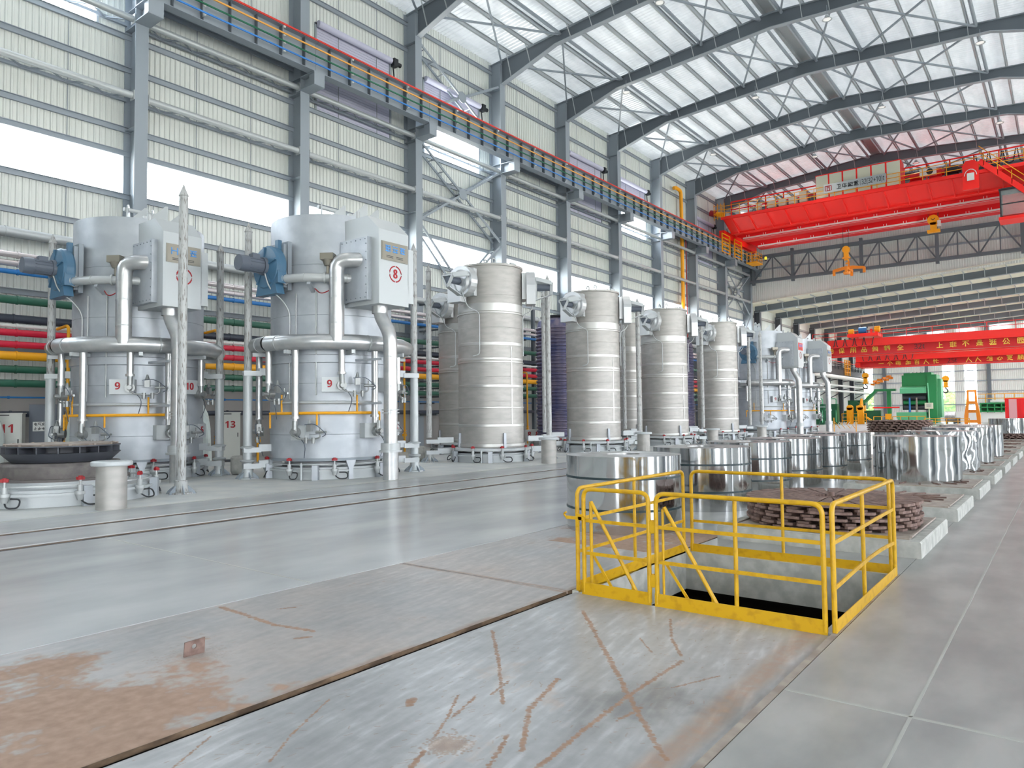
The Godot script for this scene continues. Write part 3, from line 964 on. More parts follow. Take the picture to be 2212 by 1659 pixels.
func build_end() -> void:
	var ze := zn(9) - 0.35
	var w := struct("wall_end", "ribbed sheet wall above the passage into the second hall")
	for i in 18:
		var x := -28.9 + 1.73 * i
		var y0 := 14.2 + 0.047 * (x + 28.0)
		part("cladding_panel", corr(1.73, 26.0 - y0), M.cladding_end, w, Vector3(x, y0, ze), -PI / 2)
	for y in [17.8, 20.5, 22.5]:
		var m := MB.new()
		m.box(Vector3(0, 0, 0), Vector3(31, 0.18, 0.1))
		part("girt", m, M.steel, w, Vector3(-13.4, y, ze + 0.1))
	var t := struct("trim_1", "dark steel truss across the end of the hall under the red crane")
	var zt := ze + 0.7
	var m := MB.new()
	m.bar(Vector3(-28, 19.1, zt), Vector3(2.2, 19.1, zt), 0.4, 0.36)
	part("top_chord", m, M.steel_dark, t)
	m = MB.new()
	m.bar(Vector3(-28, 16.4, zt), Vector3(2.2, 16.4, zt), 0.4, 0.3)
	part("bottom_chord", m, M.steel_dark, t)
	var xs := [-27.6, -23.3, -16.4, -9.6, -2.8, 2.0]
	for i in xs.size():
		m = MB.new()
		m.bar(Vector3(xs[i], 16.0, zt), Vector3(xs[i], 19.6, zt), 0.34, 0.3)
		part("post", m, M.steel_dark, t)
		if i > 0:
			var q := 2 if i == 1 else 4
			var st: float = (xs[i] - xs[i - 1]) / q
			for k in q:
				var xa: float = xs[i - 1] + st * k
				m = MB.new()
				if k % 2 == 0:
					m.bar(Vector3(xa, 16.4, zt), Vector3(xa + st, 19.1, zt), 0.13, 0.13)
				else:
					m.bar(Vector3(xa, 19.1, zt), Vector3(xa + st, 16.4, zt), 0.13, 0.13)
				part("diagonal", m, M.steel_dark, t)
				if k > 0:
					m = MB.new()
					m.bar(Vector3(xa, 16.4, zt), Vector3(xa, 19.1, zt), 0.1, 0.1)
					part("upright", m, M.steel_dark, t)

func build_second_hall() -> void:
	var z0 := zn(9) - 0.4
	var zf := -133.0
	var w := struct("wall_left_far", "pale left wall of the second hall")
	for i in 7:
		part("cladding_panel", corr(7.5, 14.6), M.cladding, w, Vector3(-28.9, 0, z0 - 7.5 * i))
		for y in [9.4, 11.2, 12.9]:
			var g := MB.new()
			g.box(Vector3(0, 0, -3.75), Vector3(0.12, 0.25, 7.5))
			part("girt", g, M.block, w, Vector3(-28.75, y, z0 - 7.5 * i))
	for i in 7:
		var c := struct("column_1", "dark column of the second hall's left side, %s from the passage" % ["first", "second", "third", "fourth", "fifth", "sixth", "seventh"][i], Vector3(-28.2, 0, -83.0 - 7.5 * i))
		var m := MB.new()
		m.box(Vector3(0.3, 6.75, 0), Vector3(0.05, 13.5, 0.6))
		m.box(Vector3(-0.3, 6.75, 0), Vector3(0.05, 13.5, 0.6))
		m.box(Vector3(0, 6.75, 0), Vector3(0.6, 13.5, 0.05))
		part("shaft", m, M.charcoal, c)
		var r := struct("roof_rafter", "grey rafter of the second hall's low roof, %s from the passage" % ["first", "second", "third", "fourth", "fifth", "sixth", "seventh"][i], Vector3(0, 0, -83.0 - 7.5 * i))
		m = MB.new()
		m.prism([Vector2(-28.5, 13.3), Vector2(-3.0, 14.75), Vector2(24, 13.2), Vector2(24, 13.9), Vector2(-3.0, 15.47), Vector2(-28.5, 14.02)], Vector3(0, 0, -0.02), Vector3.RIGHT, Vector3.UP, Vector3(0, 0, 0.04))
		part("web", m, M.steel_dark, r)
		m = MB.new()
		m.bar(Vector3(-28.5, 13.3, 0), Vector3(-3, 14.75, 0), 0.36, 0.05)
		m.bar(Vector3(-3, 14.75, 0), Vector3(24, 13.2, 0), 0.36, 0.05)
		part("bottom_flange", m, M.steel_light, r)  # pale grey stands in for the light falling on these flanges
		for k in 14:
			var x := -27.0 + 1.75 * k
			m = MB.new()
			var yb := 13.3 + 0.0569 * (x + 28.5)
			m.bar(Vector3(x, yb + 0.05, 0.15), Vector3(x, yb + 0.8, 0.5), 0.1, 0.05, Vector3.RIGHT)
			part("fly_brace", m, M.galv, r)
	var c2 := struct("ceiling_far", "low pale roof of the second hall")
	for i in 7:
		var za := -80.7 - 7.5 * i
		var m := MB.new()
		m.prism([Vector2(-29, 14.05), Vector2(-3, 15.58), Vector2(24, 14.0), Vector2(24, 14.1), Vector2(-3, 15.68), Vector2(-29, 14.15)], Vector3(0, 0, za), Vector3.RIGHT, Vector3.UP, Vector3(0, 0, -5.9))
		part("roof_sheet", m, M.roof_sheet, c2)
		for k in 6:
			m = MB.new()
			var x := -29.0 + 4.35 * k
			m.prism([Vector2(x, 14.05 + 0.059 * (x + 29)), Vector2(x + 2.7, 14.05 + 0.059 * (x + 31.7)), Vector2(x + 2.7, 14.15 + 0.059 * (x + 31.7)), Vector2(x, 14.15 + 0.059 * (x + 29))], Vector3(0, 0, za - 5.9), Vector3.RIGHT, Vector3.UP, Vector3(0, 0, -1.6))
			part("roof_sheet", m, M.roof_sheet, c2)
		m = MB.new()
		m.prism([Vector2(-3, 15.58), Vector2(24, 14.0), Vector2(24, 14.1), Vector2(-3, 15.68)], Vector3(0, 0, za - 5.9), Vector3.RIGHT, Vector3.UP, Vector3(0, 0, -1.6))
		part("roof_sheet", m, M.roof_sheet, c2)
	for k in 15:
		var x := -27.0 + 1.75 * k
		var m := MB.new()
		m.box(Vector3.ZERO, Vector3(0.08, 0.2, 52))
		part("purlin", m, M.galv, c2, Vector3(x, 13.95 + 0.0595 * (x + 28.5) + 0.1, -107))
	# far wall with three tall windows
	var f := struct("wall_far", "far wall of the second hall with tall bright windows")
	var wins := [[-27.4, -26.0, 1.5, 11.9], [-15.85, -14.2, 1.5, 11.2], [-12.85, -11.2, 1.5, 11.6], [-2.2, -0.6, 1.5, 11.6], [4.0, 6.0, 1.5, 11.6], [10, 12, 1.5, 11.6]]
	var x := -29.0
	for q in wins:
		part("cladding_panel", corr(q[0] - x, 15.0, 0.25), M.cladding_end, f, Vector3(x, 1.3, zf), -PI / 2)
		part("cladding_panel", corr(q[1] - q[0], 16.3 - q[3], 0.25), M.cladding_end, f, Vector3(q[0], q[3], zf), -PI / 2)
		var gp := MB.new()
		gp.box(Vector3((q[0] + q[1]) / 2, (q[2] + q[3]) / 2, 0), Vector3(q[1] - q[0], q[3] - q[2], 0.012))
		part("window_pane", gp, M.glass, f, Vector3(0, 0, zf - 0.03))
		var fr := MB.new()
		for y in [q[2], (q[2] + q[3]) / 2, q[3]]:
			fr.box(Vector3((q[0] + q[1]) / 2, y, 0.05), Vector3(q[1] - q[0], 0.08, 0.1))
		part("window_frame", fr, M.white, f, Vector3(0, 0, zf))
		x = q[1]
	part("cladding_panel", corr(24.0 - x, 15.0, 0.25), M.cladding_end, f, Vector3(x, 1.3, zf), -PI / 2)
	var d := MB.new()
	d.span(Vector3(-29, 0, zf - 0.15), Vector3(24, 1.5, zf + 0.12))
	part("dado", d, M.white, f)
	for y in [2.6, 4.6, 6.3, 7.9, 9.6, 10.8]:
		d = MB.new()
		d.box(Vector3(-2.5, y, zf + 0.12), Vector3(53, 0.16, 0.12))
		part("girt", d, M.steel, f)
	for xx in [-24.2, -18.0, -9.6, -3.4]:
		d = MB.new()
		d.box(Vector3(xx, 7.5, zf + 0.3), Vector3(0.45, 15, 0.4))
		part("wall_post", d, M.steel_dark, f)
	# trees outside, seen through the far windows
	for k in 2:
		var tr := MB.new()
		var r := RandomNumberGenerator.new()
		r.seed = 40 + k
		for i in 60:
			var p := Vector3(r.randfn(0, 1.0), r.randf_range(0.6, 4.6), r.randfn(0, 0.7))
			tr.lathe([Vector2(0, -0.5), Vector2(0.42, -0.3), Vector2(0.55, 0.1), Vector2(0.3, 0.45), Vector2(0, 0.55)], 7, p)
		var o := thing("bush", ["leafy bush outside the middle bright far window", "leafy bush outside the leftmost far window"][k], "bush", Vector3([-15.0, -26.9][k], 0, -137.5))
		part("foliage", tr, M.leaf, o)
		var tk := MB.new()
		tk.cyl(Vector3(0, -0.3, 0), Vector3(0, 3, 0), 0.12, 0.06, 8)
		part("stem", tk, M.rust, o)
	var g := MB.new()
	g.box(Vector3(0, -0.4, -160), Vector3(120, 0.1, 53))
	var gr := part("ground_outside", g, M.leaf, self)
	gr.set_meta("kind", "structure")

# unseen sides, same sheet; openings placed and sized to light the hall
func build_unseen() -> void:
	var r := struct("unseen_wall_right", "unseen right wall with tall openings that light the hall")  # out of view; upright openings light coils, covers and ceiling
	for i in 15:
		var z := 16.0 - 10.0 * i
		for seg in [[0.0, 0.8], [8.0, 11.0], [12.5, 25.0]]:
			part("cladding_panel", corr(10.0, seg[1] - seg[0], 0.42, 0.05), M.cladding, r, Vector3(24, seg[0], z - 10.0), PI)
		part("cladding_panel", corr(6.6, 7.2, 0.42, 0.05), M.cladding, r, Vector3(24, 0.8, z - 10.0), PI)
		var m := MB.new()
		m.box(Vector3(23.8, 12, z), Vector3(0.4, 25, 0.4))
		part("wall_post", m, M.steel, r)
	var c := struct("ceiling_right", "roof of the neighbouring aisle, out of view")
	var m := MB.new()
	m.span(Vector3(2.2, 24.3, 16), Vector3(24.2, 24.5, -81))
	part("roof_sheet", m, M.foil, c)
	for n in range(-2, 10):
		var k := struct("column_1", "column of the right-hand row, out of the photo", Vector3(2.6, 0, zn(n)))
		var cm := MB.new()
		cm.box(Vector3(0, 12.1, 0), Vector3(0.03, 24.2, 0.03))
		cm.box(Vector3(-0.4, 12.1, 0), Vector3(0.04, 24.2, 0.5))
		cm.box(Vector3(0.4, 12.1, 0), Vector3(0.04, 24.2, 0.5))
		cm.box(Vector3(0, 12.1, 0), Vector3(0.8, 24.2, 0.03))
		cm.box(Vector3(-0.85, 17.35, 0), Vector3(0.9, 0.6, 0.5))
		part("shaft", cm, M.steel, k)
	var rr := struct("runway_beam", "crane girder of the right-hand column row, out of the photo")
	var rm := MB.new()
	rm.box(Vector3(1.7, 18.4, -33), Vector3(0.5, 1.5, 96))
	part("girder", rm, M.steel, rr)
	var b := struct("unseen_wall_back", "unseen back wall with a doorway that lights the hall")  # out of view; doorway sized for the light from behind the camera
	for seg in [[-29.2, 24.2, 6.5, 26.2], [-29.2, 1.0, 0.0, 6.5], [6.0, 24.2, 0.0, 6.5]]:
		part("cladding_panel", corr(seg[1] - seg[0], seg[3] - seg[2], 0.42, 0.05), M.cladding, b, Vector3(seg[1], seg[2], 16), PI / 2)
	var l := struct("wall_left_near", "left wall beside the camera, out of the photo")
	part("cladding_panel", corr(6.3, 24.4), M.cladding, l, Vector3(XW, 0, 16.0))
	var e := struct("wall_end_right", "unseen end wall above the neighbouring aisle's passage")
	part("cladding_panel", corr(22.0, 11.0, 0.42), M.cladding_end, e, Vector3(2.2, 14.0, zn(9) - 0.35), -PI / 2)
	m = MB.new()
	m.span(Vector3(-29.2, 25.0, 16.1), Vector3(-13.35, 26.3, 9.8))
	m.span(Vector3(-13.35, 25.0, 16.1), Vector3(2.3, 26.3, 9.8))
	part("roof_sheet", m, M.foil, c)

# ---------------------------------------------------------------- furnaces
func valve_train(p: Node3D, deg: float, r: float, y: float, dir: float) -> void:
	# burner head, cross, regulators, small bore pipe and looping hoses beside a burner
	var m := MB.new()
	var e := pol(deg, 1.0, 0)
	var t := Vector3(e.z, 0, -e.x) * dir
	var o := e * r + Vector3(0, y, 0)
	m.cyl(o, o + e * 0.16, 0.13, 0.13, 14)
	m.cyl(o + e * 0.16, o + e * 0.3, 0.075, 0.06, 12)
	m.cyl(o + e * 0.14 + Vector3(0, 0.0, 0), o + e * 0.14 + Vector3(0, 0.3, 0), 0.075, 0.065, 12)
	part("burner_head", m, M.fitting, p)
	m = MB.new()
	m.tube(fillet([o + e * 0.2 + Vector3(0, -0.08, 0), o + e * 0.2 + t * 0.12 + Vector3(0, -0.17, 0), o + e * 0.12 + t * 0.5 + Vector3(0, -0.2, 0), o + e * 0.08 + t * 0.72 + Vector3(0, -0.14, 0), o + e * 0.08 + t * 0.72 + Vector3(0, 0.14, 0)], 0.06), 0.022, 8)
	for q in [0.34, 0.55]:
		m.cyl(o + e * 0.14 + t * q + Vector3(0, -0.3, 0), o + e * 0.14 + t * q + Vector3(0, -0.14, 0), 0.045, 0.05, 10)
	m.cyl(o + e * 0.08 + t * 0.6, o + e * 0.08 + t * 0.9, 0.045, 0.03, 10)
	m.box(o + e * 0.1 + t * 0.42 + Vector3(0, 0.12, 0), Vector3(0.13, 0.2, 0.13), deg_to_rad(deg))
	m.cyl(o + e * 0.1 + t * 0.42 + Vector3(0, 0.22, 0), o + e * 0.1 + t * 0.42 + Vector3(0, 0.36, 0), 0.06, 0.02, 10)
	part("gas_fittings", m, M.fitting, p)
	m = MB.new()
	m.tube(fillet([o + e * 0.15 + t * 0.3 + Vector3(0, 0.2, 0), o + e * 0.2 + t * 0.62 + Vector3(0, 0.24, 0), o + e * 0.15 + t * 0.95 + Vector3(0, -0.05, 0), o + e * 0.1 + t * 0.8 + Vector3(0, -0.12, 0)], 0.25), 0.012, 6)
	m.tube(fillet([o + e * 0.12 + t * 0.1 + Vector3(0, -0.1, 0), o + e * 0.1 + t * 0.3 + Vector3(0, -0.34, 0), o + t * 0.2 + Vector3(0, -0.7, 0)], 0.15), 0.012, 6)
	part("hose", m, M.motor, p)

func burner_box(p: Node3D, deg: float, y: float, wdt: float, num: String, off: float) -> void:
	var m := MB.new()
	m.box(pol(deg, 1.86, y), Vector3(wdt, 0.4, 0.24), deg_to_rad(deg))
	var o := part("burner_box", m, M.bell_light, p)
	if num:
		text(num, 0.2, M.red_mark, o, pol(deg, 1.985, y + 0.02) + Vector3(pol(deg, 1, 0).z, 0, -pol(deg, 1, 0).x) * off, deg_to_rad(deg), "number")

func make_bell(called: String, label: String, at: Vector3, digit: String, plaque: Array, far := false, plate_mat: Material = null) -> Node3D:
	var t := thing(called, label, "furnace", at, 0.0, "silver bell furnaces")
	var m := MB.new()
	m.lathe([Vector2(0, 0.52), Vector2(1.75, 0.52), Vector2(1.75, 3.18), Vector2(1.80, 3.2), Vector2(1.80, 3.4), Vector2(1.74, 3.42), Vector2(1.74, 7.3), Vector2(1.69, 7.3), Vector2(1.69, 7.2), Vector2(0, 7.24)], 64)
	part("shell", m, M.bell, t)
	for y in [1.22, 2.62, 4.5, 5.9]:
		m = MB.new()
		var sr := 1.752 if y < 3.0 else 1.742
		m.lathe([Vector2(sr, y), Vector2(sr + 0.004, y + 0.006), Vector2(sr, y + 0.012)], 64)
		part("weld_seam", m, M.bell_dark, t)
	m = MB.new()
	m.lathe([Vector2(1.74, 0.5), Vector2(1.78, 0.5), Vector2(1.78, 0.58), Vector2(1.75, 0.58)], 64)
	part("skirt_rim", m, M.bell_dark, t)
	m = MB.new()
	m.tube(arc(2.18, 3.72, 0, 360, 16), 0.21, 16, false)
	var ringp := part("exhaust_ring", m, M.duct, t)
	for i in 16:
		if i % 3 == 0:
			m = MB.new()
			var d := i * 22.5
			m.tube([pol(d + 10.2, 2.15, 3.72), pol(d + 11.2, 2.15, 3.72)], 0.216, 16)
			part("seam_band", m, M.pipe_grey, ringp)
	for d in [20, 66, 112, 158, 204, 250, 296, 342]:
		m = MB.new()
		m.bar(pol(d, 1.74, 3.46), pol(d, 2.3, 3.46), 0.1, 0.1)
		part("ring_bracket", m, M.bell_light, t)
	m = MB.new()
	m.tube(fillet([pol(55, 2.18, 3.72), Vector3(1.8, 5.92, 1.26), Vector3(2.3, 5.92, 0.92), Vector3(2.42, 5.92, 0.4)], 0.42, 4), 0.2, 18)
	var up := part("exhaust_riser", m, M.duct, t)
	for y in [4.2, 4.9, 5.4]:
		m = MB.new()
		m.cyl(Vector3(1.79, y, 1.255), Vector3(1.79, y + 0.04, 1.255), 0.206, 0.206, 18)
		part("seam_band", m, M.pipe_grey, up)
	# combustion air line with its butterfly valve
	m = MB.new()
	m.tube(arc(2.1, 5.46, 12, 76, 12), 0.115, 14)
	var air := part("air_pipe", m, M.pipe_grey, t)
	for d in [15, 31, 46, 51, 62, 73]:
		m = MB.new()
		m.tube([pol(d, 2.1, 5.46), pol(d + 1.2, 2.1, 5.46)], 0.155 if d in [15, 46, 51, 73] else 0.125, 16)
		part("flange", m, M.pipe_grey, air)
	m = MB.new()
	m.cyl(pol(49, 2.1, 5.55), pol(49, 2.1, 5.8), 0.05, 0.05, 10)
	m.cyl(pol(49, 2.1, 5.78), pol(49, 2.1, 5.95), 0.1, 0.17, 10)
	m.box(pol(49, 2.1, 6.02), Vector3(0.36, 0.18, 0.3), 0.6)
	part("valve_actuator", m, M.plaque, air)
	m = MB.new()
	m.tube(fillet([pol(51, 2.2, 6.0), pol(56, 2.3, 5.7), pol(55, 2.25, 5.2), pol(44, 2.1, 5.0), pol(38, 1.9, 5.2)], 0.3), 0.014, 6)
	part("cable", m, M.red_mark, air)
	for d in [35, 66]:
		m = MB.new()
		m.bar(pol(d, 1.74, 5.15), pol(d, 2.12, 5.32), 0.09, 0.09)
		part("pipe_bracket", m, M.bell, air)
	# combustion fan, blue scroll with grey motor
	m = MB.new()
	m.box(Vector3(0.05, 5.85, 1.84), Vector3(0.95, 1.35, 0.12))
	m.box(Vector3(0.05, 5.85, 1.95), Vector3(0.84, 1.2, 0.1))
	var mount := part("fan_mount", m, M.bell_dark, t)
	m = MB.new()
	m.lathe([Vector2(0, 0), Vector2(0.56, 0), Vector2(0.6, 0.05), Vector2(0.6, 0.24), Vector2(0.55, 0.3), Vector2(0.25, 0.34), Vector2(0, 0.34)], 28, Vector3(0.05, 5.8, 2.0), 0, TAU, Basis(Vector3.RIGHT, PI / 2))
	m.box(Vector3(0.42, 5.5, 2.15), Vector3(0.4, 0.34, 0.26))
	m.box(Vector3(0.3, 6.4, 2.05), Vector3(0.14, 0.3, 0.12))
	m.prism([Vector2(-0.5, 5.05), Vector2(0.5, 5.05), Vector2(0.4, 5.4), Vector2(-0.4, 5.4)], Vector3(0.05, 0, 2.02), Vector3.RIGHT, Vector3.UP, Vector3(0, 0, 0.24))
	for i in 5:
		m.bar(Vector3(0.05, 5.8, 2.34) + Vector3(sin(TAU * i / 5.0), cos(TAU * i / 5.0), 0) * 0.2, Vector3(0.05, 5.8, 2.33) + Vector3(sin(TAU * i / 5.0), cos(TAU * i / 5.0), 0) * 0.55, 0.05, 0.05)
	var fan := part("fan_scroll", m, M.blue_fan, t)
	m = MB.new()
	m.cyl(Vector3(0.05, 5.82, 2.3), Vector3(0.05, 5.82, 2.42), 0.26, 0.24, 20)
	m.cyl(Vector3(0.05, 5.82, 2.42), Vector3(0.05, 5.82, 2.85), 0.2, 0.2, 20)
	m.cyl(Vector3(0.05, 5.82, 2.85), Vector3(0.05, 5.82, 3.1), 0.22, 0.21, 20)
	m.box(Vector3(0.05, 6.05, 2.62), Vector3(0.2, 0.12, 0.22))
	for i in 14:
		var a := TAU * i / 14.0
		m.bar(Vector3(0.05 + sin(a) * 0.2, 5.82 + cos(a) * 0.2, 2.43), Vector3(0.05 + sin(a) * 0.2, 5.82 + cos(a) * 0.2, 2.84), 0.016, 0.03, Vector3(sin(a), cos(a), 0))
	part("motor", m, M.motor, fan)
	m = MB.new()
	m.tube(fillet([Vector3(0.2, 5.6, 2.4), Vector3(0.25, 5.2, 2.3), Vector3(0.3, 4.9, 1.9), pol(12, 1.77, 4.6), pol(12, 1.77, 2.2)], 0.2), 0.02, 6)
	m.tube([pol(19, 1.77, 5.1), pol(19, 1.77, 2.2)], 0.02, 6)
	m.tube([pol(38, 1.77, 5.2), pol(38, 1.77, 2.3)], 0.022, 6)
	part("conduit", m, M.pipe_grey, t)
	# recuperator housing on the +x side
	m = MB.new()
	m.prism([Vector2(1.5, 4.70), Vector2(2.95, 4.70), Vector2(2.95, 6.70), Vector2(2.5, 7.12), Vector2(1.5, 7.12)], Vector3(0, 0, -0.29), Vector3.RIGHT, Vector3.UP, Vector3(0, 0, 1.07))
	m.box(Vector3(2.72, 5.56, -0.38), Vector3(0.46, 1.5, 0.2))
	var hous := part("recuperator_housing", m, M.bell_light, t)
	m = MB.new()
	m.box(Vector3(2.1, 5.66, 0.84), Vector3(1.1, 1.7, 0.18))
	part("side_cover", m, M.bell, hous)
	m = MB.new()
	m.box(Vector3(2.2, 5.66, -0.36), Vector3(0.9, 1.7, 0.16))
	part("side_cover", m, M.bell, hous)
	m = MB.new()
	for i in 6:
		for y in [4.88, 6.45]:
			m.cyl(Vector3(1.62 + i * 0.19, y, 0.93), Vector3(1.62 + i * 0.19, y, 0.945), 0.018, 0.018, 6)
	for i in 7:
		m.cyl(Vector3(2.6, 5.0 + i * 0.22, 0.93), Vector3(2.6, 5.0 + i * 0.22, 0.945), 0.018, 0.018, 6)
	part("bolt", m, M.bell_dark, hous).set_meta("kind", "stuff")
	m = MB.new()
	m.box(Vector3(2.96, 6.14, 0.225), Vector3(0.02, 0.5, 0.95))
	m.box(Vector3(2.965, 6.14, 0.225), Vector3(0.024, 0.44, 0.89))
	var pl := part("maker_plate", m, plate_mat if plate_mat else M.plaque, hous)
	m = MB.new()
	for i in 3:
		glyph(m, plaque[i], Vector3(2.982, 6.2, 0.225 + 0.26 * (1 - i)), Vector3(0, 0, -1), Vector3.UP, 0.16, 0.024)
	part("lettering", m, M.sky_blue, pl)
	m = MB.new()
	for i in 4:
		m.box(Vector3(2.978, 6.01 - 0.04 * (i / 2), 0.42 - 0.36 * (i % 2)), Vector3(0.008, 0.014, 0.24))
	part("small_print", m, M.dark, pl).set_meta("kind", "stuff")
	for k in 4:
		m = MB.new()
		var pts: Array = []
		for i in 9:
			var a := deg_to_rad(k * 90.0 + 4 + 82.0 * i / 8.0)
			pts.append(Vector3(2.953, 5.55 + 0.21 * sin(a), 0.2 + 0.21 * cos(a)))
		for i in 8:
			m.bar(pts[i], pts[i + 1], 0.006, 0.035)
		part("ring_arc", m, M.red_mark, hous)
	if digit:
		text(digit, 0.25, M.red_mark, hous, Vector3(2.958, 5.55, 0.2), PI / 2, "number", true, 0.9)
	# flue
	m = MB.new()
	m.lathe([Vector2(0.21, 4.72), Vector2(0.21, 4.5)], 20, Vector3(2.5, 0, 0.36))
	m.tube(fillet([Vector3(2.5, 4.72, 0.36), Vector3(2.52, 4.45, 0.35), Vector3(2.78, 3.95, 0.26), Vector3(2.8, 3.6, 0.25), Vector3(2.8, 0.86, 0.25)], 0.3, 3), 0.185, 20)
	m.cyl(Vector3(2.8, 0.0, 0.25), Vector3(2.8, 0.9, 0.25), 0.21, 0.21, 20)
	var fl := part("flue", m, M.duct, t)
	for y in [1.78, 1.86, 2.5, 3.3]:
		m = MB.new()
		m.cyl(Vector3(2.8, y, 0.25), Vector3(2.8, y + 0.03, 0.25), 0.235 if y < 2.0 else 0.19, -1.0, 20)
		part("flue_flange", m, M.pipe_grey, fl)
	m = MB.new()
	m.cyl(Vector3(2.8, 0.74, 0.25), Vector3(2.8, 0.98, 0.25), 0.26, 0.26, 20)
	m.cyl(Vector3(2.8, 0.74, 0.25), Vector3(2.8, 0.79, 0.25), 0.31, 0.31, 20)
	part("flue_flange", m, M.pipe_grey, fl)
	for y in [2.06, 3.26]:
		m = MB.new()
		m.bar(Vector3(1.5, y, 0.55), Vector3(2.62, y, 0.42), 0.06, 0.06)
		part("flue_bracket", m, M.bell, fl)
	# burner feed pipes and burners
	for q in [[24.0, 1.72, 0.09], [86.0, 1.75, 0.09], [59.0, 2.92, 0.085], [-4.0, 2.7, 0.085], [116.0, 2.7, 0.085], [-36.0, 1.7, 0.09]]:
		m = MB.new()
		m.cyl(pol(q[0], 2.05, 3.6), pol(q[0], 2.05, q[1]), q[2], q[2], 14)
		m.cyl(pol(q[0], 2.05, q[1]), pol(q[0], 2.05, q[1] - 0.06), q[2] + 0.03, q[2] + 0.03, 14)
		m.cyl(pol(q[0], 2.05, q[1] - 0.06), pol(q[0], 2.05, q[1] - 0.22), q[2] * 0.8, q[2] * 0.8, 14)
		part("burner_feed_pipe", m, M.duct, t)
	burner_box(t, 53.0, 2.58, 0.62, "9", -0.1)
	burner_box(t, 25.0, 1.28, 0.42, "", 0.0)
	burner_box(t, 85.0, 1.32, 0.5, "4", 0.08)
	burner_box(t, 107.0, 2.6, 0.5, "10", -0.06)
	burner_box(t, 121.0, 1.34, 0.45, "5", 0.02)
	for q in [[59.0, 2.0, 2.55], [24.0, 2.0, 1.3], [-4.0, 1.98, 2.35], [116.0, 1.98, 2.4], [88.0, 2.02, 1.3], [-36.0, 1.98, 1.3]]:
		if far and q[0] < 0:
			continue
		valve_train(t, q[0], q[1] - 0.06, q[2], 1.0)
	m = MB.new()
	m.tube(arc(1.93, 1.81, -8, 94, 14), 0.04, 10)
	for q in [[40.0, 1.81, 1.48], [8.0, 1.81, 2.35], [72.0, 1.81, 2.3], [94.0, 1.81, 1.5], [-8.0, 1.81, 1.4]]:
		m.tube([pol(q[0], 1.93, q[1]), pol(q[0], 1.93, q[2])], 0.026, 8)
	part("gas_manifold", m, M.gas, t)
	m = MB.new()
	m.tube(arc(1.9, 2.1, -4, 96, 14), 0.042, 10)
	part("air_manifold", m, M.pipe_grey, t)
	for d in [-22, 68, 158, 248]:
		m = MB.new()
		var e := pol(d, 1, 0)
		m.prism([Vector2(-0.14, 0.52), Vector2(0.14, 0.52), Vector2(0.06, 0.3), Vector2(0.06, 0.0), Vector2(-0.06, 0.0), Vector2(-0.06, 0.3)], e * 1.72, Vector3(e.z, 0, -e.x), Vector3.UP, e * 0.1)
		part("foot", m, M.bell, t)
	# lifting gear on the lid
	for s in [-1, 1]:
		m = MB.new()
		m.prism([Vector2(-0.3, 7.22), Vector2(0.3, 7.22), Vector2(0.14, 7.8), Vector2(0.1, 8.0), Vector2(0.0, 8.06), Vector2(-0.1, 8.0), Vector2(-0.14, 7.8)], Vector3(0.0, 0, 0.36 * s), Vector3(0.8, 0, 0.6), Vector3.UP, Vector3(-0.024, 0, 0.032))
		part("lifting_lug", m, M.bell_light, t)
	m = MB.new()
	m.cyl(Vector3(-0.02, 7.9, -0.46), Vector3(-0.02, 7.9, 0.5), 0.06, 0.06, 12)
	part("lifting_pin", m, M.pipe_grey, t)
	for q in [[0.75, 0.55], [1.15, -0.35], [0.3, -0.9], [1.35, 0.25]]:
		m = MB.new()
		m.prism([Vector2(-0.35, 7.2), Vector2(0.35, 7.2), Vector2(0.35, 7.78), Vector2(0.28, 7.78)], Vector3(q[0], 0, q[1]), Vector3(0.6, 0, -0.8), Vector3.UP, Vector3(0.03, 0, 0.02))
		part("lid_gusset", m, M.bell_light, t)
	m = MB.new()
	m.box(Vector3(1.55, 7.25, 0.62), Vector3(0.1, 0.24, 0.1))
	m.cyl(Vector3(2.0, 7.12, 0.7), Vector3(2.0, 7.32, 0.7), 0.06, 0.06, 10)
	part("shackle", m, M.pipe_grey, t)
	return t

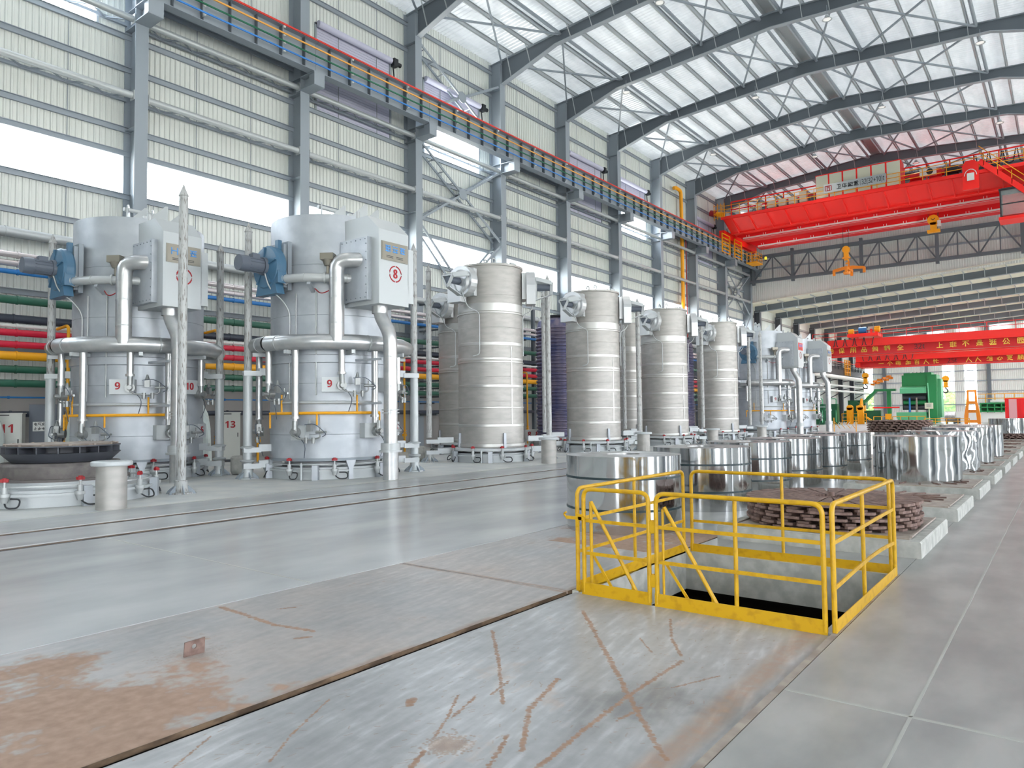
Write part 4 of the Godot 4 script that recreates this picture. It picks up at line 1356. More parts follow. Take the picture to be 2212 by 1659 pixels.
# ---------------------------------------------------------------- bases with clamps
func make_base(label: String, at: Vector3, R: float, group := "") -> Node3D:
	var t := thing("furnace_base", label, "furnace base", at, 0.0, group)
	var m := MB.new()
	m.lathe([Vector2(R, 0), Vector2(R, 0.22), Vector2(R + 0.08, 0.22), Vector2(R + 0.08, 0.27), Vector2(R - 0.03, 0.27), Vector2(R - 0.03, 0.33), Vector2(R - 0.45, 0.33), Vector2(R - 0.45, 0.45), Vector2(0, 0.45)], 56)
	part("ring_channel", m, M.bell_light, t)
	m = MB.new()
	m.lathe([Vector2(R - 0.02, 0.40), Vector2(R + 0.02, 0.40), Vector2(R + 0.02, 0.43), Vector2(R - 0.02, 0.43), Vector2(R - 0.02, 0.40)], 56)
	part("hose_ring", m, M.pipe_grey, t)
	for i in 9:
		var d := i * 40.0 + 14
		var e := pol(d, 1, 0)
		var s := Vector3(e.z, 0, -e.x)
		var o := e * (R + 0.12)
		m = MB.new()
		m.cyl(o + Vector3(0, 0.12, 0), o + Vector3(0, 0.24, 0), 0.05, 0.085, 10)
		m.cyl(o + Vector3(0, 0.24, 0), o + Vector3(0, 0.3, 0), 0.1, 0.1, 10)
		m.cyl(o + Vector3(0, 0.3, 0), o + Vector3(0, 0.42, 0), 0.055, 0.055, 10)
		m.cyl(o + Vector3(0, 0.42, 0), o + Vector3(0, 0.52, 0), 0.025, 0.025, 8)
		var c := part("clamp", m, M.pipe_grey, t)
		m = MB.new()
		m.box(o + Vector3(0, 0.55, 0), Vector3(0.13, 0.06, 0.075), deg_to_rad(d + 20))
		m.cyl(o + Vector3(0, 0.52, 0), o + Vector3(0, 0.6, 0), 0.05, 0.04, 8)
		part("clamp_cap", m, M.red_cap, c)
		m = MB.new()
		m.tube(fillet([o + Vector3(0, 0.14, 0), o + s * 0.1 + e * 0.1 + Vector3(0, 0.03, 0), o + s * 0.34 + e * 0.12 + Vector3(0, 0.04, 0), o + s * 0.34 + e * 0.05 + Vector3(0, 0.2, 0), o + s * 0.12 + Vector3(0, 0.2, 0)], 0.1), 0.016, 6)
		part("hose", m, M.dark, c)
	for i in 6:
		var d := i * 60.0 + 38
		m = MB.new()
		m.box(pol(d, R + 0.1, 0.2), Vector3(0.16, 0.4, 0.16), deg_to_rad(d))
		part("support_block", m, M.bell, t)
	for i in 4:
		var d := i * 90.0 + 26
		m = MB.new()
		m.cyl(pol(d, R + 0.14, 0), pol(d, R + 0.14, 0.4), 0.035, 0.03, 8)
		m.cyl(pol(d, R + 0.14, 0.4), pol(d, R + 0.14, 0.48), 0.045, 0.0, 8)
		part("locating_pin", m, M.bell_light, t)
	return t

func make_cover(label: String, at: Vector3) -> Node3D:
	var t := thing("inner_cover", label, "furnace cover", at, 0.0, "stainless cylinder covers")
	var R := 1.22
	var m := MB.new()
	m.lathe([Vector2(0, 0.5), Vector2(R, 0.5), Vector2(R, 7.16), Vector2(R + 0.04, 7.18), Vector2(R + 0.04, 7.25), Vector2(R - 0.02, 7.25), Vector2(R - 0.02, 7.2), Vector2(0, 7.3)], 56)
	part("shell", m, M.cover, t)
	for q in [[0.55, 0.12, 0.05], [1.28, 0.10, 0.012], [1.95, 0.06, 0.018], [2.72, 0.10, 0.012], [3.62, 0.05, 0.035], [3.72, 0.08, 0.008], [4.25, 0.12, 0.010], [5.42, 0.05, 0.035], [5.50, 0.30, 0.012]]:
		m = MB.new()
		m.lathe([Vector2(R, q[0]), Vector2(R + q[2], q[0] + 0.008), Vector2(R + q[2], q[0] + q[1] - 0.008), Vector2(R, q[0] + q[1])], 56)
		part("band", m, M.cover_band, t)
	for y in [6.1, 4.9, 3.1, 2.2]:
		m = MB.new()
		m.lathe([Vector2(R + 0.001, y), Vector2(R + 0.005, y + 0.008), Vector2(R + 0.001, y + 0.016)], 56)
		part("weld_seam", m, M.cover, t)
	m = MB.new()
	m.lathe([Vector2(R, 0.42), Vector2(1.5, 0.42), Vector2(1.5, 0.5), Vector2(R, 0.52)], 56)
	part("bottom_flange", m, M.bell_light, t)
	for q in [[78.0, 2.8, 4.1], [78.0, 1.35, 2.65], [78.0, 3.75, 4.2]]:
		m = MB.new()
		m.bar(pol(q[0], R + 0.004, q[1]), pol(q[0], R + 0.004, q[2]), 0.05, 0.012, pol(q[0], 1, 0))
		part("seam_strip", m, M.cover_band, t)
	for d in [62, 152, 242, 332]:
		m = MB.new()
		m.bar(pol(d, R + 0.06, 0.45), pol(d, R + 0.03, 1.05), 0.09, 0.1, pol(d, 1, 0))
		part("guide_lug", m, M.bell, t)
	for s in 2:
		var f := Node3D.new()
		f.name = "fan"
		f.rotation.y = deg_to_rad(130.0) * s
		f.position = Vector3(0, 6.55, 0)
		t.add_child(f, true)
		m = MB.new()
		m.box(Vector3(0.0, 0, R + 0.06), Vector3(0.75, 1.0, 0.16))
		part("fan_mount", m, M.fan, f)
		m = MB.new()
		var prof: Array = []
		for i in 21:
			var a := -0.5 * PI + 1.5 * PI * i / 20.0
			var rr := 0.52 + 0.1 * i / 20.0
			prof.append(Vector2(cos(a) * rr, sin(a) * rr))
		prof.append(Vector2(-0.62, -0.72))
		prof.append(Vector2(0.0, -0.72))
		m.prism(prof, Vector3(0, 0, R + 0.14), Vector3.RIGHT, Vector3.UP, Vector3(0, 0, 0.34))
		m.cyl(Vector3(0, 0, R + 0.48), Vector3(0, 0, R + 0.54), 0.44, 0.36, 24)
		part("fan_scroll", m, M.fan, f)
		m = MB.new()
		var zz := R + 0.5
		for k in 3:
			var a := TAU * k / 3.0 + 0.5
			var b := TAU * (k + 1) / 3.0 + 0.5
			var p0 := Vector3(cos(a) * 0.5, sin(a) * 0.5, zz)
			var p1 := Vector3(cos(a) * 0.27, sin(a) * 0.27, zz + 0.62)
			m.bar(p0, p1, 0.2, 0.03, Vector3(cos(a), sin(a), 0))
			m.bar(p1, Vector3(cos(b) * 0.27, sin(b) * 0.27, zz + 0.62), 0.05, 0.12, Vector3.BACK)
			m.bar(p0, Vector3(cos(b) * 0.5, sin(b) * 0.5, zz), 0.05, 0.12, Vector3.BACK)
		part("motor_bracket", m, M.bell_light, f)
		m = MB.new()
		m.cyl(Vector3(0, 0, zz + 0.05), Vector3(0, 0, zz + 0.56), 0.13, 0.13, 14)
		m.cyl(Vector3(0, 0, zz + 0.56), Vector3(0, 0, zz + 0.64), 0.15, 0.14, 14)
		part("motor", m, M.motor, f)
	m = MB.new()
	m.tube(fillet([Vector3(0.1, 6.2, 1.75), Vector3(0.2, 5.6, 1.5), pol(22, R + 0.08, 5.45), pol(22, R + 0.08, 3.9), pol(12, R + 0.16, 3.85)], 0.18), 0.02, 6)
	m.tube(fillet([pol(128, 1.75, 6.2), pol(122, 1.55, 5.6), pol(114, R + 0.08, 5.45), pol(112, R + 0.06, 5.3), pol(112, R + 0.06, 3.9)], 0.18), 0.02, 6)
	part("conduit", m, M.pipe_grey, t)
	for s in [-1, 1]:
		m = MB.new()
		var ring: Array = []
		for i in 9:
			var a := -0.6 + 4.3 * i / 8.0
			ring.append(Vector3(0.25 * s - 0.05 * s, 7.55 + 0.1 * sin(a), 0.1 * cos(a)))
		m.tube([Vector3(0.2 * s, 7.22, 0), Vector3(0.2 * s, 7.46, 0)], 0.035, 8)
		m.tube(ring, 0.03, 8)
		part("lifting_hook", m, M.bell_light, t)
	m = MB.new()
	m.bar(Vector3(0.3, 7.25, 0.5), Vector3(0.9, 7.36, 0.0), 0.06, 0.06)
	m.box(Vector3(0.95, 7.3, -0.2), Vector3(0.1, 0.2, 0.3))
	part("lid_stay", m, M.bell_light, t)
	return t

func guide_post(label: String, at: Vector3, top: float, toward: Vector3, ys: Array, group := "guide posts beside the furnaces", sleeve := 2.95) -> void:
	var t := thing("guide_post", label, "post", at, 0.0, group)
	var m := MB.new()
	m.cyl(Vector3(0, sleeve, 0), Vector3(0, top - 0.3, 0), 0.105, 0.1, 14)
	m.cyl(Vector3(0, top - 0.3, 0), Vector3(0, top - 0.28, 0), 0.1, 0.115, 14)
	m.cyl(Vector3(0, top - 0.28, 0), Vector3(0, top, 0), 0.112, 0.004, 14)
	part("spear", m, M.post, t)
	m = MB.new()
	if sleeve > 1.0:
		m.lathe([Vector2(0.125, 0.2), Vector2(0.125, sleeve), Vector2(0.15, sleeve), Vector2(0.15, sleeve + 0.06), Vector2(0.1, sleeve + 0.08)], 16)
		for y in [0.34, 0.72]:
			m.lathe([Vector2(0.1, y), Vector2(0.1, y + 0.08), Vector2(0.19, y + 0.14), Vector2(0.2, y + 0.17), Vector2(0.1, y + 0.2)], 16)
	m.lathe([Vector2(0.26, 0), Vector2(0.26, 0.03), Vector2(0.17, 0.04), Vector2(0.13, 0.3), Vector2(0.1, 0.31)], 16)
	part("sleeve", m, M.bell_light if sleeve > 1.0 else M.post, t)
	for i in 6:
		m = MB.new()
		var e := pol(i * 60 + 15, 1, 0)
		m.prism([Vector2(0.1, 0.0), Vector2(0.33, 0.0), Vector2(0.28, 0.08), Vector2(0.13, 0.2)], -e.cross(Vector3.UP) * 0.01, e, Vector3.UP, e.cross(Vector3.UP) * 0.02)
		part("gusset", m, M.steel, t)
	for y in ys:
		m = MB.new()
		var d := toward - at
		d.y = 0
		var L := d.length()
		var reach: float = L - (1.74 if y > 1.0 else 1.45)
		d = d.normalized()
		m.bar(Vector3(0, y, 0) - d * 0.12, d * 0.35 + Vector3(0, y, 0), 0.3, 0.14)
		m.bar(d * 0.3 + Vector3(0, y + 0.05, 0), d * reach + Vector3(0, y + 0.05, 0), 0.2, 0.2)
		part("guide_arm", m, M.bell_light, t)

func flue_stub(label: String, at: Vector3) -> void:
	var t := thing("flue_stub", label, "pipe stub", at, 0.0, "capped flue stubs")
	var m := MB.new()
	m.lathe([Vector2(0.27, 0), Vector2(0.265, 0.84)], 28)
	part("pipe", m, M.cover, t)
	m = MB.new()
	m.lathe([Vector2(0.26, 0.82), Vector2(0.35, 0.82), Vector2(0.36, 0.84), Vector2(0.36, 0.89), Vector2(0.34, 0.91), Vector2(0, 0.915)], 28)
	part("cap_flange", m, M.bell_light, t)

# ---------------------------------------------------------------- crane runway
func build_runway() -> void:
	for b in range(-1, 10):
		var t := struct("runway_beam", "plate crane girder along the left wall, bay %d from the camera" % (b + 2), Vector3(-27.2, 17.7, zn(b - 1)))
		var m := MB.new()
		m.box(Vector3(0, 0.72, -BAY / 2), Vector3(0.03, 1.4, BAY - 0.02))
		part("web", m, M.steel, t)
		m = MB.new()
		m.box(Vector3(0, 0.015, -BAY / 2), Vector3(0.46, 0.03, BAY - 0.02))
		m.box(Vector3(0, 1.43, -BAY / 2), Vector3(0.5, 0.04, BAY - 0.02))
		part("flange", m, M.steel, t)
		m = MB.new()
		m.box(Vector3(-0.55, 1.43, -BAY / 2), Vector3(0.7, 0.02, BAY - 0.02))
		m.box(Vector3(-0.9, 0.9, -BAY / 2), Vector3(0.03, 0.4, BAY - 0.02))
		part("walkway", m, M.steel_dark, t)
		for i in 6:
			m = MB.new()
			m.box(Vector3(0.11, 0.7, -0.7 - i * 1.22), Vector3(0.2, 1.36, 0.035))
			part("stiffener", m, M.steel_dark, t)
		for i in 2:
			m = MB.new()
			var z := -1.9 - i * 3.7
			m.box(Vector3(0.26, 0.78, z), Vector3(0.06, 1.3, 0.06))
			for k in 4:
				m.bar(Vector3(0.24, 0.22 + k * 0.36, z), Vector3(0.36, 0.22 + k * 0.36, z), 0.04, 0.04)
			var h := part("bar_hanger", m, M.steel_light, t)
			for k in 4:
				m = MB.new()
				m.box(Vector3(0.36, 0.22 + k * 0.36, z), Vector3(0.07, 0.09, 0.1))
				part("insulator", m, M.white, h)
		m = MB.new()
		m.box(Vector3(0, 1.5, -BAY / 2), Vector3(0.1, 0.1, BAY))
		part("crane_rail", m, M.steel_dark, t)
	var n := ["blue", "green", "amber", "red"]
	var mm := [M.blue_line, M.green_line, M.amber_line, M.red_line]
	var words := ["lowest", "second lowest", "second highest", "topmost"]
	for k in 4:
		var m := MB.new()
		m.box(Vector3(0, 0, 0), Vector3(0.05, 0.06 if k < 3 else 0.075, 78))
		solo("conductor_bar", m, mm[k], "%s conductor bar, %s of the four running along the crane girder" % [n[k], words[k]], "conductor bar", Vector3(-26.775, 17.95 + k * 0.355 + (0.06 if k == 3 else 0.0), -38.5), 0, "conductor bars on the crane girder")
	# collector shoes and their yellow cages near the crane
	for i in 2:
		var t := thing("collector_cage", ["yellow collector cage on the runway, nearer of two below the crane's end", "yellow collector cage on the runway, farther of two below the crane's end"][i], "cage", Vector3(-26.55, 18.0, -69.4 - i * 3.3), 0, "collector cages")
		var m := MB.new()
		for q in [-1.0, 1.0]:
			m.box(Vector3(0, 0.6, q), Vector3(0.1, 1.9, 0.08))
		for q in 2:
			m.box(Vector3(0, -0.3 + q * 1.8, 0), Vector3(0.08, 0.06, 2.0))
		part("frame", m, M.amber, t)
		for q in 5:
			for k in 4:
				m = MB.new()
				m.box(Vector3(0.05, 0.0 + k * 0.36, -0.8 + q * 0.4), Vector3(0.1, 0.1, 0.2))
				part("shoe", m, M.amber, t)
	var g := thing("inspection_cage", "small yellow railed landing at the far end of the runway", "platform", Vector3(-26.2, 17.7, -76.6))
	var m2 := MB.new()
	for x in [-0.5, 0.0, 0.5]:
		for z in [-0.9, 0.0, 0.9]:
			m2.box(Vector3(x, 0.55, z), Vector3(0.05, 1.1, 0.05))
	for y in [0.4, 0.75, 1.1]:
		for z in [-0.9, 0.9]:
			m2.box(Vector3(0, y, z), Vector3(1, 0.04, 0.04))
		m2.box(Vector3(0.5, y, 0), Vector3(0.04, 0.04, 1.8))
	part("railing", m2, M.amber, g)
	m2 = MB.new()
	m2.box(Vector3(0, 0, 0), Vector3(1.1, 0.12, 1.9))
	part("floor", m2, M.amber, g)
	var l := thing("signal_lamp", "small glowing yellow signal lamp at the runway end", "lamp", Vector3(-25.2, 18.1, -77.2))
	m2 = MB.new()
	m2.cyl(Vector3(0, -0.1, 0), Vector3(0, 0.0, 0), 0.12, 0.12, 10)
	m2.bar(Vector3(-0.5, -0.08, 0), Vector3(0, -0.08, 0), 0.05, 0.05)
	part("holder", m2, M.dark, l)
	var glow := mat(Color(0.9, 0.9, 0.3), 0.4)
	glow.emission_enabled = true
	glow.emission = Color(1.0, 0.95, 0.25)
	glow.emission_energy_multiplier = 2.0
	m2 = MB.new()
	m2.lathe([Vector2(0.12, 0), Vector2(0.15, 0.15), Vector2(0.1, 0.32), Vector2(0, 0.36)], 12)
	part("lamp_glass", m2, glow, l)

func railing(p: Node3D, called: String, a: Vector3, b: Vector3, h: float, step: float, rails: Array, w: float, m: Material) -> void:
	var L := (b - a).length()
	var k := int(round(L / step))
	var bars := MB.new()
	for y in rails:
		bars.bar(a + Vector3(0, y, 0), b + Vector3(0, y, 0), w, w)
	var rl := part(called, bars, m, p)
	for i in k + 1:
		var q := MB.new()
		var o := a.lerp(b, float(i) / k)
		q.box(o + Vector3(0, h / 2, 0), Vector3(w, h, w))
		part("rail_post", q, m, rl)

func build_crane() -> void:
	var t := thing("overhead_crane", "red double-girder overhead crane with a white electrical house", "crane", Vector3(-12.9, 19.2, -71.6))
	var names := ["near_girder", "far_girder"]
	for i in 2:
		var z := -4.4 * i
		var m := MB.new()
		m.prism([Vector2(-14.0, 0.9), Vector2(-12.6, 0.1), Vector2(13.6, 0.1), Vector2(15.0, 0.9), Vector2(15.0, 1.85), Vector2(-14.0, 1.85)], Vector3(0, 0, z - 1.2), Vector3.RIGHT, Vector3.UP, Vector3(0, 0, 1.2))
		var g := part(names[i], m, M.red_deep, t)
		m = MB.new()
		m.box(Vector3(0.5, 0.16, z + 0.012), Vector3(26.4, 0.26, 0.03))
		part("white_stripe", m, M.white, g)
		m = MB.new()
		m.box(Vector3(0.5, 0.08, z - 0.6), Vector3(26.6, 0.06, 1.36))
		part("bottom_flange", m, M.red_deep, g)
		for k in 16:
			for q in [-0.12, 0.12]:
				m = MB.new()
				m.box(Vector3(-12.2 + k * 1.68 + q, 0.38, z + 0.02), Vector3(0.04, 0.2, 0.04))
				part("clip", m, M.white, g)
	var m := MB.new()
	m.box(Vector3(0.4, 1.78, 1.75), Vector3(28.0, 0.08, 3.5))
	m.box(Vector3(0.4, 1.66, 3.5), Vector3(28.0, 0.26, 0.1))
	part("walkway", m, M.red_crane, t)
	m = MB.new()
	m.prism([Vector2(3.4, 1.6), Vector2(3.4, 1.5), Vector2(1.3, 0.55), Vector2(1.3, 0.7)], Vector3(-13.4, 0, 0), Vector3.BACK, Vector3.UP, Vector3(27.6, 0, 0))
	m.box(Vector3(0.4, 0.55, 1.3), Vector3(27.6, 0.18, 0.3))
	m.box(Vector3(0.4, 0.62, 0.65), Vector3(27.6, 0.06, 1.2))
	part("walkway_underside", m, M.red_crane, t)
	for k in 17:
		m = MB.new()
		var x := -12.6 + k * 1.68
		m.prism([Vector2(3.45, 1.6), Vector2(3.45, 1.42), Vector2(1.35, 0.42), Vector2(1.2, 0.6)], Vector3(x, 0, 0), Vector3.BACK, Vector3.UP, Vector3(0.1, 0, 0))
		m.bar(Vector3(x + 0.05, 1.5, 3.4), Vector3(x + 0.35, 0.6, 1.35), 0.08, 0.06)
		part("bracket", m, M.red_crane, t)
	railing(t, "front_railing", Vector3(-13.5, 1.82, 3.45), Vector3(14.3, 1.82, 3.45), 1.05, 1.7, [0.35, 0.7, 1.05], 0.05, M.amber)
	railing(t, "rear_railing", Vector3(-13.7, 1.85, 0.4), Vector3(14.3, 1.85, 0.4), 2.2, 1.7, [1.4, 2.2], 0.1, M.red_crane)
	# electrical house
	m = MB.new()
	m.box(Vector3(-1.25, 2.98, 2.4), Vector3(6.94, 2.24, 1.6))
	var h := part("electrical_house", m, M.red_crane, t)
	for k in 6:
		m = MB.new()
		m.box(Vector3(-4.17 + k * 1.168, 2.98, 3.21), Vector3(1.03, 2.06, 0.04))
		part("white_panel", m, M.cream, h)
	m = MB.new()
	m.box(Vector3(0, 0, 0), Vector3(5.1, 0.78, 0.05))
	var sg := part("sign_board", m, M.galv, t, Vector3(-1.4, 2.62, 3.56))
	m = MB.new()
	for st in [[-0.26, 0.22, -0.26, -0.22], [-0.26, 0.22, 0.26, 0.22], [0.26, 0.22, 0.26, -0.22], [-0.1, 0.2, -0.1, -0.18], [0.1, 0.2, 0.1, -0.18], [-0.18, -0.2, 0.18, -0.2], [0.0, 0.2, 0.0, 0.02]]:
		m.bar(Vector3(-2.15 + st[0], st[1], 0.03), Vector3(-2.15 + st[2], st[3], 0.03), 0.065, 0.02, Vector3.BACK)
	part("emblem", m, M.red_mark, sg)
	m = MB.new()
	for i in 4:
		glyph(m, ["卫", "华", "起", "重"][i], Vector3(-1.25 + 0.47 * i, 0, 0.032), Vector3.RIGHT, Vector3.UP, 0.36, 0.052)
	m.box(Vector3(0.5, 0, 0.03), Vector3(0.02, 0.5, 0.012))
	part("lettering", m, M.dark, sg)
	text("32(32+10)t", 0.44, M.dark, sg, Vector3(1.5, 0, 0.032), 0, "lettering", false, 0.62)
	# cabinets, blowers and gear on the walkway
	for q in [[-10.25, 0.62, 0.42], [-8.98, 0.56, 0.76], [-7.98, 0.6, 0.66], [-7.0, 0.62, 0.72], [-6.05, 0.98, 0.66]]:
		m = MB.new()
		m.box(Vector3(q[0], 1.86 + q[1] / 2 + 0.3, 2.3), Vector3(q[2], q[1], 0.5))
		m.box(Vector3(q[0], 1.98, 2.3), Vector3(q[2] * 0.8, 0.3, 0.4))
		part("resistor_cabinet", m, M.cream, t)
	m = MB.new()
	m.box(Vector3(4.2, 2.6, 2.8), Vector3(1.2, 0.62, 0.4))
	var ac := part("air_conditioner", m, M.white, t)
	m = MB.new()
	m.cyl(Vector3(4.35, 2.6, 3.0), Vector3(4.35, 2.6, 3.02), 0.25, 0.25, 16)
	part("fan_grille", m, M.dark, ac)
	for q in [[3.0, M.red_deep, 0.4], [4.5, M.red_deep, 0.45], [5.7, M.dark, 0.42], [7.0, M.amber, 0.3]]:
		m = MB.new()
		m.cyl(Vector3(q[0] - 0.4, 2.9, 0.9), Vector3(q[0] + 0.5, 2.9, 0.9), q[2], q[2], 14)
		m.box(Vector3(q[0], 2.2, 0.9), Vector3(0.9, 0.7, 0.7))
		m.cyl(Vector3(q[0] + 0.5, 2.9, 0.9), Vector3(q[0] + 0.7, 2.9, 0.9), q[2] * 0.6, q[2] * 0.5, 12)
		part("drive_unit", m, q[1], t)
	for k in 9:
		m = MB.new()
		var x := 6.5 + k * 0.95
		m.tube(fillet([Vector3(x, 3.9, 0.5), Vector3(x + 0.15, 2.8, 0.5), Vector3(x + 0.65, 2.8, 0.5), Vector3(x + 0.85, 3.9, 0.5)], 0.4), 0.045, 6)
		part("festoon_cable", m, M.dark, t)
	# access hatch, stair and cabin on the right
	m = MB.new()
	m.prism([Vector2(-0.55, 0), Vector2(0.55, 0), Vector2(0.55, 2.0), Vector2(0.3, 2.35), Vector2(-0.3, 2.35), Vector2(-0.55, 2.0)], Vector3(7.3, 0.3, 3.5), Vector3.RIGHT, Vector3.UP, Vector3(0, 0, 0.3))
	var ha := part("access_hatch", m, M.red_crane, t)
	m = MB.new()
	m.box(Vector3(7.3, 1.3, 3.84), Vector3(0.5, 0.6, 0.06))
	part("white_panel", m, M.white, ha)
	m = MB.new()
	m.tube(arc(0.42, 0, -90, 90, 8).map(func(p): return Vector3(7.3 + p.x, 1.4 + p.z * 1.2, 3.85)), 0.03, 6)
	part("hoop", m, M.white, ha)
	m = MB.new()
	m.bar(Vector3(7.9, 2.5, 3.6), Vector3(11.2, -0.9, 3.6), 0.25, 0.4)
	var stair := part("stair_stringer", m, M.red_crane, t)
	m = MB.new()
	for q in [0.0, 0.5]:
		m.bar(Vector3(7.9, 3.2 + q, 3.7), Vector3(11.2, -0.2 + q, 3.7), 0.05, 0.05)
	for k in 4:
		m.box(Vector3(8.2 + k * 0.9, 2.6 - k * 0.93, 3.7), Vector3(0.05, 1.1, 0.05))
	part("handrail", m, M.amber, stair)
	m = MB.new()
	for x in [9.2, 11.4]:
		for z in [2.0, 3.6]:
			m.box(Vector3(x, -1.25, z), Vector3(0.1, 2.2, 0.1))
	for y in [-2.3, -1.3, -0.15]:
		m.box(Vector3(10.3, y, 3.6), Vector3(2.3, 0.08, 0.08))
		m.box(Vector3(9.2, y, 2.8), Vector3(0.08, 0.08, 1.6))
	m.box(Vector3(10.3, -0.1, 2.8), Vector3(2.4, 0.12, 1.8))
	var cab := part("operator_cabin", m, M.dark, t)
	m = MB.new()
	m.box(Vector3(10.3, -1.2, 3.6), Vector3(2.1, 2.0, 0.02))
	m.box(Vector3(9.2, -1.2, 2.8), Vector3(0.02, 2.0, 1.5))
	part("window_pane", m, M.glass, cab)
	m = MB.new()
	m.box(Vector3(10.3, -2.45, 2.8), Vector3(2.5, 0.24, 2.0))
	m.box(Vector3(10.3, -1.2, 2.0), Vector3(2.1, 2.0, 0.05))
	part("cabin_floor", m, M.red_crane, cab)
	m = MB.new()
	m.box(Vector3(-14.1, 0.5, -2.6), Vector3(0.5, 0.7, 9.5))
	m.box(Vector3(15.0, 0.5, -2.6), Vector3(0.5, 0.7, 9.5))
	part("end_carriage", m, M.red_crane, t)
	m = MB.new()
	m.cyl(Vector3(-14.8, 2.5, 3.2), Vector3(-14.2, 2.3, 3.2), 0.3, 0.3, 14)
	part("buffer", m, M.red_cap, t)
	m = MB.new()
	m.cyl(Vector3(-14.2, 2.3, 3.2), Vector3(-13.4, 2.1, 3.2), 0.24, 0.24, 14)
	for k in 4:
		m.box(Vector3(-14.3 + k * 0.35, 2.4, 3.5), Vector3(0.05, 1.6, 0.05))
		m.box(Vector3(-13.8, 1.8 + k * 0.4, 3.5), Vector3(1.1, 0.04, 0.04))
	part("buffer_frame", m, M.amber, t)
	# trolleys with ropes and hooks
	for q in [[-9.1, "main"], [-16.5, "small"]]:
		m = MB.new()
		var x: float = q[0] + 12.9
		m.box(Vector3(x, 2.1, -2.8), Vector3(2.6, 0.5, 4.0))
		m.cyl(Vector3(x - 0.9, 2.6, -2.8), Vector3(x + 0.9, 2.6, -2.8), 0.4, 0.4, 14)
		part("trolley", m, M.red_deep, t)
	var k1 := thing("hook_block", "large yellow hook block hanging under the red crane", "crane hook", Vector3(-9.1, 17.8, -74.2))
	m = MB.new()
	m.cyl(Vector3(0, 1.12, -0.2), Vector3(0, 1.12, 0.2), 0.46, 0.46, 24)
	m.box(Vector3(0, 0.55, 0), Vector3(0.5, 0.7, 0.4))
	m.box(Vector3(0, 0.12, 0), Vector3(1.0, 0.24, 0.5))
	part("sheave_case", m, M.amber, k1)
	m = MB.new()
	m.tube([Vector3(-0.16, 1.25, 0.205), Vector3(0, 1.1, 0.205), Vector3(0.16, 1.25, 0.205)], 0.03, 6)
	part("mark", m, M.dark, k1)
	m = MB.new()
	m.box(Vector3(0.45, 0.75, 0.1), Vector3(0.25, 0.5, 0.3))
	part("hook_motor", m, M.white, k1)
	m = MB.new()
	for x in [-0.4, -0.34, 0.34, 0.4]:
		m.tube([Vector3(x, 1.2, 0), Vector3(x, 3.6, 0)], 0.02, 5)
	part("rope", m, M.dark, k1)
	var k2 := thing("hook_block", "small yellow hook block carrying the orange spreader beam", "crane hook", Vector3(-16.5, 16.3, -74.2))
	m = MB.new()
	m.cyl(Vector3(0, 1.05, -0.16), Vector3(0, 1.05, 0.16), 0.34, 0.34, 20)
	m.box(Vector3(0, 0.6, 0), Vector3(0.4, 0.6, 0.3))
	m.cyl(Vector3(0, 0.2, 0), Vector3(0, 0.32, 0), 0.4, 0.3, 16)
	m.tube(arc(0.2, 0, -60, 200, 10).map(func(p): return Vector3(p.x, -0.1 + p.z, 0)), 0.07, 8)
	part("sheave_case", m, M.amber, k2)
	m = MB.new()
	for x in [-0.25, 0.25]:
		m.tube([Vector3(x, 1.1, 0), Vector3(x, 5.2, 0)], 0.02, 5)
	part("rope", m, M.dark, k2)
	var sp := thing("spreader_beam", "orange spreader beam hanging from the small crane hook", "lifting beam", Vector3(-16.3, 14.9, -74.2))
	m = MB.new()
	m.prism([Vector2(-1.4, 0.35), Vector2(-0.5, 0.5), Vector2(0.5, 0.5), Vector2(1.4, 0.4), Vector2(1.4, 0.62), Vector2(0.4, 0.8), Vector2(-0.4, 0.8), Vector2(-1.4, 0.62)], Vector3(0, 0, -0.15), Vector3.RIGHT, Vector3.UP, Vector3(0, 0, 0.3))
	m.bar(Vector3(0, 0.5, -1.2), Vector3(0, 0.5, 1.2), 0.25, 0.25)
	part("cross_arms", m, M.orange, sp)
	for q in [[-1.35, 0], [1.35, 0], [0, -1.1], [0, 1.1]]:
		m = MB.new()
		m.box(Vector3(q[0], 0.28, q[1]), Vector3(0.22, 0.5, 0.22))
		part("claw", m, M.orange, sp)
	m = MB.new()
	m.cyl(Vector3(-0.18, 0.3, 0), Vector3(-0.18, 0.05, 0), 0.35, 0.3, 12)
	m.box(Vector3(0, 1.0, 0), Vector3(0.14, 0.6, 0.14))
	part("shackle", m, M.orange, sp)

